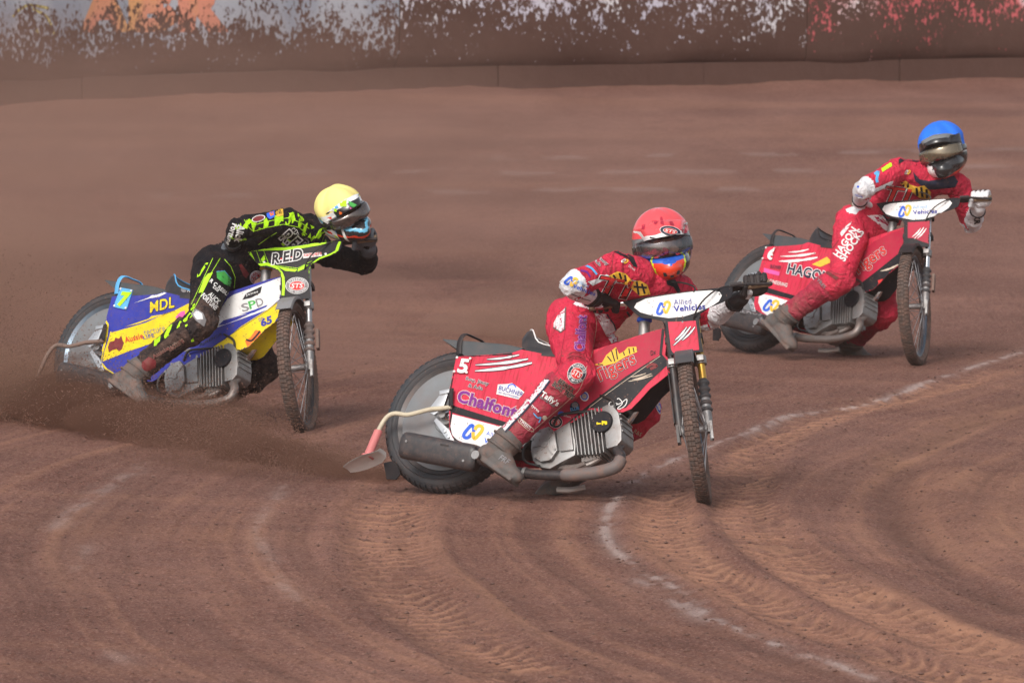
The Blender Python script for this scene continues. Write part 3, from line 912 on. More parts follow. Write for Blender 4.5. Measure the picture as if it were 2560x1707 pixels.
    build(mb.xf(st), 'fork_yoke', [M.plastic], root, bevel=.004)
    # --- front mudguard: arched over the tyre
    mb = MB(); n = 14; vs = []; fs = []
    for k in range(n + 1):
        a = rad(52 + 70 * k / n)      # above and slightly behind
        for j, yy in enumerate((-.046, -.040, -.02, 0, .02, .040, .046)):
            r = FWR + .020 - (0.012 if j in (0, 6) else 0.0)
            vs.append(fc + np.array([r * math.cos(a), yy, r * math.sin(a)]))
    for k in range(n):
        for j in range(6):
            fs.append([k * 7 + j, k * 7 + j + 1, (k + 1) * 7 + j + 1, (k + 1) * 7 + j])
    nv = len(vs); vs2 = [fc + (q - fc) * 0.99 for q in vs]
    fs += [[x + nv for x in q[::-1]] for q in fs]
    for k in range(n):
        fs.append([k * 7, (k + 1) * 7, (k + 1) * 7 + nv, k * 7 + nv]); fs.append([(k + 1) * 7 + 6, k * 7 + 6, k * 7 + 6 + nv, (k + 1) * 7 + 6 + nv])
    fs.append([j for j in range(7)][::-1] + [j + nv for j in range(7)]); fs.append([n * 7 + j for j in range(7)] + [n * 7 + j + nv for j in range(7)][::-1])
    build(MB().add(vs + vs2, fs).xf(st), 'front_mudguard', [sty['fmud']], root)
    # --- handlebar, grips, levers, cables
    hb = catmull([fk(GH, GB, -.42), fk(GH, GB, -.30), fk(GH - .005, GB, -.20), fk(.655, .005, -.10), fk(.64, .015, 0), fk(.655, .005, .10), fk(GH - .005, GB, .20), fk(GH, GB, .30), fk(GH, GB, .42)], 6)
    v, f = tube(hb, .0125, 12); bar = build(MB().add(v, f).xf(st), 'handlebar', [M.plastic], root)
    for s in (-1, 1):
        v, f = tube([fk(GH, GB, s * .298), fk(GH, GB, s * .305), fk(GH, GB, s * .42), fk(GH, GB, s * .425)], [.024, .0175, .0172, .022], 14)
        build(MB().add(v, f).xf(st), 'grip', [M.grip], bar)
    mb = MB()   # throttle housing (right), chrome
    v, f = tube([fk(GH, GB, -.292), fk(GH, GB, -.283), fk(GH, GB, -.255), fk(GH, GB, -.247)], [.026, .031, .031, .022], 16); mb.add(v, f)
    v, f = tube([fk(GH + .03, GB + .004, -.27), fk(GH + .034, GB + .004, -.235)], .010, 10); mb.add(v, f)
    build(mb.xf(st), 'throttle_housing', [sty['thr']], bar)
    mb = MB()   # clutch lever (left)
    v, f = boxm(fk(GH - .006, GB + .022, .268), AX * .014, FP * .02, Y * .028); mb.add(v, f)
    lv = catmull([fk(GH - .010, GB + .045, .245), fk(GH - .02, GB + .066, .30), fk(GH - .028, GB + .066, .37), fk(GH - .032, GB + .058, .43)], 5)
    v, f = tube(lv, [.007] * (len(lv) - 2) + [.007, .010], 8); mb.add(v, f)
    v, f = ellipsoid(lv[-1], np.eye(3) * .0105, 10, 6); mb.add(v, f)
    build(mb.xf(st), 'clutch_lever', [M.plastic], bar, bevel=0)
    cb = catmull([fk(GH + .034, GB + .004, -.235), fk(GH + .038, .03, -.12), fk(GH + .026, .06, .0), fk(.70, .09, .08), fk(.66, .07, .05)], 6)
    v, f = tube(cb, .0042, 6); build(MB().add(v, f).xf(st), 'throttle_cable', [M.cable], bar)
    cb = catmull([fk(GH - .012, GB + .05, .235), fk(.695, .06, .20), fk(.65, .105, .15), fk(.60, .12, .10), fk(.555, .10, .065), fk(.52, .06, .05)], 6)
    v, f = tube(cb, .0040, 6); build(MB().add(v, f).xf(st), 'clutch_cable', [M.cable], bar)
    # --- front plate
    v, f = sheet(PLATE, lambda a, y, d: st(fk(a, plate_f(y) - d, y)), 0.004, 0.03)
    parts['plate'] = build(MB().add(v, f), 'front_plate', [sty['plate']], root, sharp=60)
    # --- flanks
    for s in (-1, 1):
        v, f = sheet(FLANK, lambda x, z, d: np.array([x, s * (flank_w(x) - d), z]), 0.004, 0.035)
        o = build(MB().add(v, f), 'side_cover', [sty['flank']], root, sharp=60)
        if s < 0: parts['flank'] = o
    # top of the tank cover and the belly beneath
    def strip(pts, name, m, inset=0.003):
        vs = []; fs = []; K = 7
        for x, z in pts:
            w = float(flank_w(x)) - inset
            for j in range(K):
                y = -w + 2 * w * j / (K - 1)
                vs.append((x, y, z - .004 + 0.012 * (1 - (y / w) ** 2)))
        for k in range(len(pts) - 1):
            for j in range(K - 1):
                fs.append([k * K + j, k * K + j + 1, (k + 1) * K + j + 1, (k + 1) * K + j])
        return build(MB().add(vs, fs), name, [m], root, sharp=60)
    strip([(.52, .652), (.60, .66), (.65, .672), (.72, .695), (.80, .726), (.88, .760), (.956, .793), (1.01, .815), (1.067, .835)], 'tank_cover', sty['flank'])
    strip([(1.145, .640), (1.10, .594), (1.039, .533), (1.00, .472), (.968, .428), (.93, .408), (.86, .403)], 'belly_cover', sty['belly'])
    strip([(.03, .630), (.14, .640), (.314, .660), (.36, .677)], 'tail_cover', M.plastic)
    # filler neck and cap, standing in a notch of the cover
    mb = MB(); v, f = tube([np.array([.945, -.035, .735]), np.array([.938, -.040, .80]), np.array([.93, -.045, .862])], [.028, .027, .026], 16); mb.add(v, f)
    fil = build(mb, 'fuel_filler', [M.alu], root)
    v, f = lathe([(0.001, .012), (.026, .012), (.034, .006), (.036, -.006), (.028, -.012), (.001, -.012)], (0, 0, 0), 20)
    d = nrm([-.12, -.08, 1]); u = nrm(np.cross(d, [0, 1, 0])); w = np.cross(d, u)
    v = [np.array([.928, -.046, .872]) + u * q[0] + w * q[2] + d * q[1] for q in v]
    build(MB().add(v, f), 'fuel_cap', [sty['cap']], fil)
    # --- frame tubes
    mb = MB()
    hs = A0 + AX * .36; hs2 = A0 + AX * .56
    for pts, r in (([hs2, (.80, 0, .66), (.45, 0, .60), (.15, 0, .62)], .019), ([hs, (1.02, 0, .58), (.93, 0, .40), (.86, 0, .33)], .019),
                   ([(.50, -.07, .56), (.25, -.08, .45), (.0, -.075, .36)], .013), ([(.50, .07, .56), (.25, .08, .45), (.0, .075, .36)], .013),
                   ([(.52, -.06, .20), (.28, -.075, .28), (.0, -.075, .347)], .014), ([(.52, .06, .20), (.28, .075, .28), (.0, .075, .347)], .014)):
        v, f = tube(catmull(pts, 5), r, 10); mb.add(v, f)
    fr = build(mb, 'frame', [M.chrome], root)
    v, f = tube([A0 + AX * .30, A0 + AX * .62], .026, 14); build(MB().add(v, f), 'headstock', [M.alu], fr)
    # --- seat
    prof = [(.335, .705), (.345, .742), (.362, .778), (.378, .784), (.392, .770), (.43, .728), (.50, .706), (.60, .700), (.70, .712), (.71, .69), (.60, .662), (.45, .664), (.38, .675)]
    mb = MB(); K = 9; vs = []; fs = []
    for x, z in prof:
        hgt = max(0, z - .70)
        for j in range(K):
            y = -.118 + .236 * j / (K - 1)
            vs.append((x + .035 * (1 - (y / .118) ** 2) * (-1 if hgt > .02 else 0) + (.018 if abs(y) > .1 else 0), y, z - (.012 if abs(y) > .1 else 0)))
    n = len(prof)
    for k in range(n):
        k2 = (k + 1) % n
        for j in range(K - 1):
            fs.append([k * K + j, k2 * K + j, k2 * K + j + 1, k * K + j + 1])
    fs.append([k * K for k in range(n)][::-1]); fs.append([k * K + K - 1 for k in range(n)])
    seat = build(MB().add(vs, fs), 'seat', [M.seat], root, sharp=50); parts['seat'] = seat
    rimp = [np.array(vs[3 * K + j]) + [0, 0, .003] for j in range(K)] + [np.array([.44, .122, .718]), np.array([.55, .122, .695])]
    rimp = [np.array([.55, -.122, .695]), np.array([.44, -.122, .718])] + rimp
    v, f = tube(catmull(rimp, 3), .0035, 6); build(MB().add(v, f), 'piping', [sty['pipe']], seat)
    # --- rear mudguard with grab strap
    mb = MB()
    for sgn in (-1, 1):
        v, f = prism([(-.105, .731), (-.02, .688), (.03, .655), (.14, .66), (.33, .672), (.33, .700), (.235, .716)], lambda a, b, d: np.array([a, d, b]), sgn * .072, sgn * .068); mb.add(v, f)
    v, f = prism([(-.105, .734), (.235, .719), (.34, .702), (.34, .699), (.235, .716), (-.105, .731)], lambda a, b, d: np.array([a, d, b]), -.073, .073); mb.add(v, f)
    mg = build(mb, 'rear_mudguard', [sty['rmud']], root)
    v, f = tube(catmull([(.0, -.076, .66), (-.008, -.077, .72), (.0, -.06, .765), (.02, 0, .772), (.04, .06, .765), (.045, .077, .70)], 5), .010, 8, sq=(1.5, .5)); build(MB().add(v, f), 'grab_strap', [sty['strap']], mg)
    # --- number tile on the tail
    q = [(.027, .628), (.110, .624), (.105, .544), (.027, .547)]
    if sty['tile']:
        tl = sheet(sty['tilequad'], lambda x, z, d: np.array([x, -(flank_w(x) + .008 - d), z]), .006, .05)
        tile = build(MB().add(*tl), 'number_tile', [sty['tile']], root); parts['tile'] = tile
        for x, z in sty['tilequad']:
            cx = np.mean([a for a, _ in sty['tilequad']]); cz = np.mean([b for _, b in sty['tilequad']])
            xx = x + (cx - x) * .13; zz = z + (cz - z) * .13
            v, f = ellipsoid((xx, -(float(flank_w(xx)) + .010), zz), np.diag([.0068, .005, .0068]), 10, 6); build(MB().add(v, f), 'rivet', [M.wplas], tile)
    # --- engine
    e1 = np.array([math.cos(rad(19)), 0, math.sin(rad(19))]); e3 = np.array([-math.sin(rad(19)), 0, math.cos(rad(19))]); ec = np.array([.585, 0, .215])
    EN = lambda u, w, d: ec + e1 * u + e3 * w + Y * d
    case = [(-.085, .0), (-.075, .06), (-.03, .095), (.04, .10), (.09, .105), (.135, .11), (.14, .04), (.145, -.03), (.135, -.085), (.06, -.10), (0, -.115), (-.055, -.09), (-.08, -.05)]
    v, f = prism(case, EN, -.105, .105); eng = build(MB().add(v, f), 'engine', [M.alu], root, bevel=.010)
    cov = [(-.072, .0), (-.062, .05), (-.02, .082), (.03, .085), (.055, .05), (.06, -.045), (.02, -.085), (-.03, -.078), (-.062, -.045)]
    v, f = prism(cov, EN, -.104, -.130); cv = build(MB().add(v, f), 'engine_cover', [M.alu], eng, bevel=.006)
    mb = MB()
    for a in (-62, 45, 175):
        r = .07 if a != 175 else .062
        v, f = boxm(EN(r * .5 * math.cos(rad(a)), r * .5 * math.sin(rad(a)), -.131), (e1 * math.cos(rad(a)) + e3 * math.sin(rad(a))) * r * .5, (-e1 * math.sin(rad(a)) + e3 * math.cos(rad(a))) * .0035, Y * .003); mb.add(v, f)
    v, f = tube([EN(0, 0, -.128), EN(0, 0, -.136)], .016, 14); mb.add(v, f)
    for q in ((-.06, .045), (-.02, .077), (.048, .045), (.05, -.04), (.015, -.078), (-.055, -.045)):
        v, f = bolt(EN(q[0], q[1], -.130), (0, -1, 0)); mb.add(v, f)
    build(mb, 'cover_rib', [M.alu], eng, bevel=0)['kind'] = 'stuff'
    v, f = prism([(.06, .062), (.135, .082), (.135, -.062), (.065, -.05)], EN, -.104, -.118); build(MB().add(v, f), 'chain_case', [M.alu], eng, bevel=.006)
    v, f = prism([(.13, .075), (.30, .085), (.30, -.085), (.13, -.075)], EN, -.075, .02); build(MB().add(v, f), 'cylinder', [M.alu], eng, bevel=.004)
    fin0 = None
    nf = 8
    for k in range(nf):
        u = .150 + .0185 * k
        top = .10 + .014 * min(1, k / 5); bot = -.092 - .024 * min(1, k / 5)
        v, f = prism([(u, top), (u + .0055, top), (u + .0055, bot), (u, bot)], EN, -.112, .035)
        build(MB().add(v, f), 'cooling_fin', [M.alu], eng, bevel=.0015)
    v, f = prism([(.295, .112), (.325, .118), (.350, .105), (.376, .06), (.382, -.02), (.374, -.08), (.350, -.10), (.295, -.10)], EN, -.104, .030); hd = build(MB().add(v, f), 'cylinder_head', [M.alu], eng, bevel=.008)
    for w in (-.03, .0, .03, .055):
        v, f = boxm(EN(.379, w, -.037), e1 * .006, e3 * .003, Y * .060); build(MB().add(v, f), 'head_fin', [M.alu], eng, bevel=.001)
    # rocker cap with dark badge
    v, f = lathe([(0.0005, -.118), (.050, -.118), (.053, -.114), (.053, -.10), (.0005, -.10)], (0, 0, 0), 28)
    v = [EN(.292, .035, 0) + e1 * q[0] + e3 * q[2] + Y * q[1] for q in v]
    parts['badge'] = build(MB().add(v, f), 'rocker_cap', [M.pblack], eng)
    mb = MB()
    v, f = tube(catmull([(.70, -.05, .34), (.66, -.06, .40), (.60, -.06, .44)], 4), .026, 12); mb.add(v, f)
    v, f = boxm((.72, -.05, .36), (.03, 0, .0), (0, .035, 0), (0, 0, .025)); mb.add(v, f)
    build(mb, 'carburettor', [M.plastic], eng)
    mb = MB()
    v, f = tube(catmull([EN(.02, -.10, -.06), EN(.10, -.125, -.07), EN(.18, -.13, -.06), EN(.24, -.11, -.05)], 4), .014, 10); mb.add(v, f)
    v, f = boxm(EN(.20, -.105, -.02), e1 * .05, e3 * .012, Y * .05); mb.add(v, f)
    v, f = tube([EN(.07, -.14, -.075), EN(.17, -.125, -.075)], .012, 8); mb.add(v, f)
    build(mb, 'engine_mount', [M.exh], eng)
    for hp in ([(.60, -.115, .31), (.63, -.13, .36), (.70, -.12, .38), (.80, -.10, .40)], [(.52, -.11, .26), (.48, -.125, .20), (.50, -.13, .13), (.58, -.125, .11)], [(.90, -.09, .395), (.88, -.10, .45), (.80, -.09, .48)]):
        v, f = tube(catmull(hp, 5), .0065, 8); build(MB().add(v, f), 'hose', [M.cable], eng)
    v, f = prism([(.20, .24), (.24, .20), (.50, .20), (.55, .27), (.56, .50), (.50, .60), (.30, .60), (.26, .40)], lambda x, z, d: np.array([x, d, z]), -.085, .085); build(MB().add(v, f), 'clutch_case', [M.plastic], root, bevel=.01)
    # --- exhaust
    ex = catmull([EN(.345, -.085, -.055), (.945, -.085, .215), (.985, -.115, .180), (.982, -.130, .125), (.91, -.135, .092), (.80, -.135, .072), (.70, -.135, .067), (.60, -.135, .065), (.50, -.14, .070), (.40, -.16, .085), (.28, -.19, .112)], 6)
    v, f = tube(ex, .0235, 14); exh = build(MB().add(v, f), 'exhaust_pipe', [M.exh if not sty['blackpipe'] else M.silencer], root)
    if sty['shieldpipe']:
        sh = catmull([(.995, -.122, .168), (.984, -.138, .122), (.91, -.143, .091), (.80, -.143, .072), (.715, -.143, .067)], 6)
        v, f = tube(sh, [.024] + [.0305] * (len(sh) - 2) + [.022], 14); build(MB().add(v, f), 'heat_shield', [M.shield], exh)
    v, f = tube([(.525, -.138, .067), (.510, -.139, .0685)], .029, 14); build(MB().add(v, f), 'pipe_clamp', [M.alu], exh)
    v, f = tube(catmull([(.78, -.02, .05), (.72, -.05, .025), (.66, -.06, .02)], 4), .016, 8); build(MB().add(v, f), 'breather_pipe', [M.exh], exh)
    # silencer: flattened oval can
    a = np.array([-.118, -.205, .158]); b_ = np.array([.292, -.195, .108]); dx = nrm(b_ - a)
    uz = nrm(np.array([0, -.25, 1]) - dx * (np.array([0, -.25, 1]) @ dx)); uy = np.cross(uz, dx)
    mb = MB(); stn = [(0, .80), (.012, .98), (.03, 1), (.38, 1), (.40, .95), (.413, .7)]; seg = 28; vs = []
    for s_, k in stn:
        for j in range(seg):
            an = 2 * math.pi * j / seg; ca, sa = math.cos(an), math.sin(an)
            r = (abs(ca) ** 3.2 + abs(sa) ** 3.2) ** (-1 / 3.2)
            vs.append(a + dx * s_ + (uy * ca * .046 + uz * sa * .064) * r * k)
    fs = []
    for q in range(len(stn) - 1):
        for j in range(seg):
            j2 = (j + 1) % seg; fs.append([q * seg + j, q * seg + j2, (q + 1) * seg + j2, (q + 1) * seg + j])
    fs.append(list(range(seg))[::-1]); fs.append([(len(stn) - 1) * seg + j for j in range(seg)])
    mb.add(vs, fs)
    sil = build(mb, 'silencer', [M.silencer], exh, sharp=40); parts['silencer'] = sil
    mb = MB()
    for s_, w in ((.04, .02), (.36, -.02)):
        v, f = bolt(a + dx * s_ + uz * w - uy * .046, -uy, .006); mb.add(v, f)
    v, f = boxm(a + dx * .245 + uz * .035 - uy * .0465, dx * .022, uz * .004, uy * .001); mb.add(v, f, 1)
    build(mb, 'silencer_rivet', [M.alu, M.cable], exh)
    # --- foot peg
    mb = MB(); v, f = tube([(.40, -.12, .10), (.37, -.18, .088), (.358, -.232, .080)], .013, 10); mb.add(v, f)
    v, f = tube([(.358, -.335, .0805), (.3575, -.347, .080)], .021, 14); mb.add(v, f)
    v, f = tube([(.358, -.225, .081), (.358, -.337, .0805)], .014, 12); mb.add(v, f)
    build(mb, 'foot_peg', [M.alu], root)
    # --- rear axle bracket + dirt deflector arm
    mb = MB()
    v, f = prism([(-.055, .345), (-.03, .335), (.01, .37), (.02, .44), (.00, .45), (-.025, .43), (-.06, .37)], lambda x, z, d: np.array([x, d, z]), -.135, -.115); mb.add(v, f)
    v, f = boxm((.012, -.13, .452), (.034, 0, .008), (0, .012, 0), (-.002, 0, .009)); mb.add(v, f)
    v, f = prism([(.03, .25), (.07, .21), (.10, .215), (.075, .26), (.03, .29), (-.02, .325), (-.03, .31)], lambda x, z, d: np.array([x, d, z]), -.125, -.112); mb.add(v, f)
    for c in ((-.035, -.136, .362), (.065, -.127, .235), (.04, -.127, .262)):
        v, f = bolt(c, (0, -1, 0), .011, .006); mb.add(v, f)
    br = build(mb, 'axle_bracket', [M.alubright], root, bevel=.002)
    v, f = tube(catmull([(.045, -.15, .462), (.052, -.155, .42), (.060, -.15, .378)], 4), .008, 8, sq=(1.6, 1)); build(MB().add(v, f), 'rubber_strap', [M.plastic], br)
    arm = catmull([(.058, -.14, .376), (0, -.142, .366), (-.05, -.142, .360), (-.11, -.142, .343), (-.17, -.142, .328), (-.235, -.142, .332), (-.272, -.142, .315), (-.296, -.142, .272), (-.306, -.142, .236), (-.320, -.142, .17), (-.330, -.142, .118)], 5)
    v, f = tube(arm, .0112, 12); defl = build(MB().add(v, f), 'dirt_deflector', [sty['arm']], root)
    if sty['sleeve']:
        v, f = tube([(-.305, -.142, .244), (-.305, -.142, .240), (-.332, -.142, .124), (-.334, -.142, .114), (-.335, -.142, .110)], [.019, .0205, .0205, .032, .030], 14); build(MB().add(v, f), 'sleeve', [sty['sleeve']], defl)
    # shoe: bent plate kept near the ground
    vs = []; fs = []
    prof = [(-.432, .052), (-.40, .070), (-.36, .092), (-.32, .112), (-.285, .124), (-.262, .138), (-.258, .150)]
    for k, (x, z) in enumerate(prof):
        wd = .020 + .05 * math.sin(math.pi * min(.92, .12 + k / 7))
        for j in range(7):
            y = -wd + 2 * wd * j / 6
            vs.append((x, -.142 + y, z - .55 * (y / .07) ** 2 * .025))
    for k in range(len(prof) - 1):
        for j in range(6):
            fs.append([k * 7 + j, k * 7 + j + 1, (k + 1) * 7 + j + 1, (k + 1) * 7 + j])
    nv = len(vs); vs2 = [(x, y, z - .005) for x, y, z in vs]; fs += [[q + nv for q in g[::-1]] for g in fs]
    build(MB().add(vs + vs2, fs), 'deflector_shoe', [sty['shoemat']], defl)
    # flap hanging behind the wheel
    fl = [(-.29, .112), (-.24, .118), (-.20, .10), (-.17, .05), (-.19, .025), (-.25, .03)]
    v, f = sheet(fl, lambda x, z, d: np.array([x, -.06 - .25 * (x + .3) + d, z]), .006, .05); build(MB().add(v, f), 'mud_flap', [M.plastic], defl)
    return root, parts

def flank_px(i, pxs):
    """photograph pixels -> (x, z) on the right flank of bike i."""
    mw = np.array(Mrot(POSE[i])); R_, t_ = mw[:3, :3], mw[:3, 3]; out = []
    for px in pxs:
        o = R_.T @ (CAM - t_); d = R_.T @ pray(px)[0]; y = -.128
        for _ in range(4):
            q = o + d * (y - o[1]) / d[1]; y = -float(flank_w(q[0]))
        out.append((float(q[0]), float(q[2])))
    return out
STY = [
    dict(rim=M.rim, frim=M.rimblue, stan=M.gold, bellow=M.bellow, shoe=False, fmud=M.carbon, thr=M.chrome, plate=M.pblack, flank=M.pred, belly=M.pblack, cap=M.pcobalt, pipe=M.wplas, rmud=M.carbon, strap=M.plastic,
         tile=M.pred, tilequad=[(.027, .627), (.110, .624), (.105, .544), (.027, .547)], blackpipe=True, shieldpipe=True, arm=M.tube, sleeve=M.pink, shoemat=M.wplas),
    dict(rim=M.rimblue, frim=M.rim, stan=M.steel, bellow=M.bellow2, shoe=True, fmud=M.pgrey, thr=M.plastic, plate=M.pblack, flank=M.pblue, belly=M.pyel, cap=M.gold, pipe=M.psky, rmud=M.carbon, strap=M.psky,
         tile=M.psky, tilequad=flank_px(1, [(303, 720), (334, 725.7), (317.7, 775.2), (285.5, 768.5)]), blackpipe=False, shieldpipe=False, arm=M.tubebrown, sleeve=None, shoemat=M.tubebrown),
    dict(rim=M.rim, frim=M.rimblue, stan=M.chrome, bellow=M.bellow, shoe=True, fmud=M.plastic, thr=M.plastic, plate=M.pblack, flank=M.pred, belly=M.pblack, cap=M.plastic, pipe=M.plastic, rmud=M.carbon, strap=M.plastic,
         tile=M.pred, tilequad=[(.027, .627), (.110, .624), (.105, .544), (.027, .547)], blackpipe=False, shieldpipe=False, arm=M.tubebrown, sleeve=None, shoemat=M.tubebrown),
]
BIKE_LABELS = ['red speedway motorcycle with number 5 tile and cream deflector arm, rear wheel digging into soil',
               'blue and yellow speedway motorcycle with number 7 tile and neon edged front plate',
               'red speedway motorcycle with dark seat, under the rider in the blue helmet']
BIKES = [make_bike(i, 'speedway_motorcycle', BIKE_LABELS[i], STY[i]) for i in range(3)]

# ------------------------------------------------------------------ riders
JOINTS = [
 {'head': (0.939, -0.043, 1.251), 'neck': (0.91, -0.092, 1.072), 'shR': (0.862, -0.278, 1.044), 'elR': (0.754, -0.468, 0.882), 'wrR': (0.735, -0.199, 0.912), 'shL': (0.995, 0.072, 1.073), 'elL': (1.038, 0.337, 1.017), 'wrL': (1.273, 0.201, 1.083), 'hipR': (0.52, -0.005, 0.844), 'hipL': (0.54, 0.171, 0.84), 'knR': (0.734, -0.236, 0.534), 'anR': (0.427, -0.274, 0.124), 'knL': (0.832, 0.268, 0.526), 'anL': (0.519, 0.257, 0.196)},
 {'head': (1.249, 0.056, 1.235), 'neck': (1.089, 0.045, 1.143), 'shR': (1.075, -0.146, 1.106), 'elR': (0.94, -0.367, 0.984), 'wrR': (0.766, -0.176, 0.949), 'shL': (1.037, 0.219, 1.072), 'elL': (1.177, 0.452, 1.088), 'wrL': (1.332, 0.24, 1.12), 'hipR': (0.662, -0.139, 0.814), 'hipL': (0.643, 0.048, 0.79), 'knR': (0.834, -0.343, 0.468), 'anR': (0.534, -0.432, 0.098), 'knL': (0.813, 0.298, 0.431), 'anL': (0.504, 0.168, 0.067)},
 {'head': (1.118, -0.006, 1.347), 'neck': (1.09, -0.012, 1.161), 'shR': (0.996, -0.188, 1.146), 'elR': (0.972, -0.398, 0.941), 'wrR': (0.783, -0.223, 0.918), 'shL': (1.13, 0.18, 1.203), 'elL': (1.095, 0.423, 1.044), 'wrL': (1.287, 0.256, 1.09), 'hipR': (0.703, -0.129, 0.797), 'hipL': (0.723, 0.035, 0.797), 'knR': (0.863, -0.264, 0.41), 'anR': (0.517, -0.308, 0.113), 'knL': (0.807, 0.221, 0.396), 'anL': (0.43, 0.377, 0.209)},
]

def remeshed(mb, voxel, smooth_it, name='tmp'):
    me = bpy.data.meshes.new(name); me.from_pydata(mb.v, [], mb.f); me.update()
    o = bpy.data.objects.new(name, me); COL.objects.link(o)
    r = o.modifiers.new('r', 'REMESH'); r.mode = 'VOXEL'; r.voxel_size = voxel
    s = o.modifiers.new('s', 'SMOOTH'); s.factor = 0.5; s.iterations = smooth_it
    dg = bpy.context.evaluated_depsgraph_get()
    ev = o.evaluated_get(dg); em = ev.to_mesh()
    V = np.empty(len(em.vertices) * 3); em.vertices.foreach_get('co', V); V = V.reshape(-1, 3)
    Fc = [list(p.vertices) for p in em.polygons]
    Nn = np.empty(len(em.vertices) * 3); em.vertices.foreach_get('normal', Nn); Nn = Nn.reshape(-1, 3)
    ev.to_mesh_clear(); bpy.data.objects.remove(o); bpy.data.meshes.remove(me)
    return V, Fc, Nn

def seg_param(P, a, b):
    d = b - a; t = ((P - a) @ d) / (d @ d)
    tc = np.clip(t, 0, 1)
    q = P - a - tc[:, None] * d
    return np.linalg.norm(q, axis=1), t

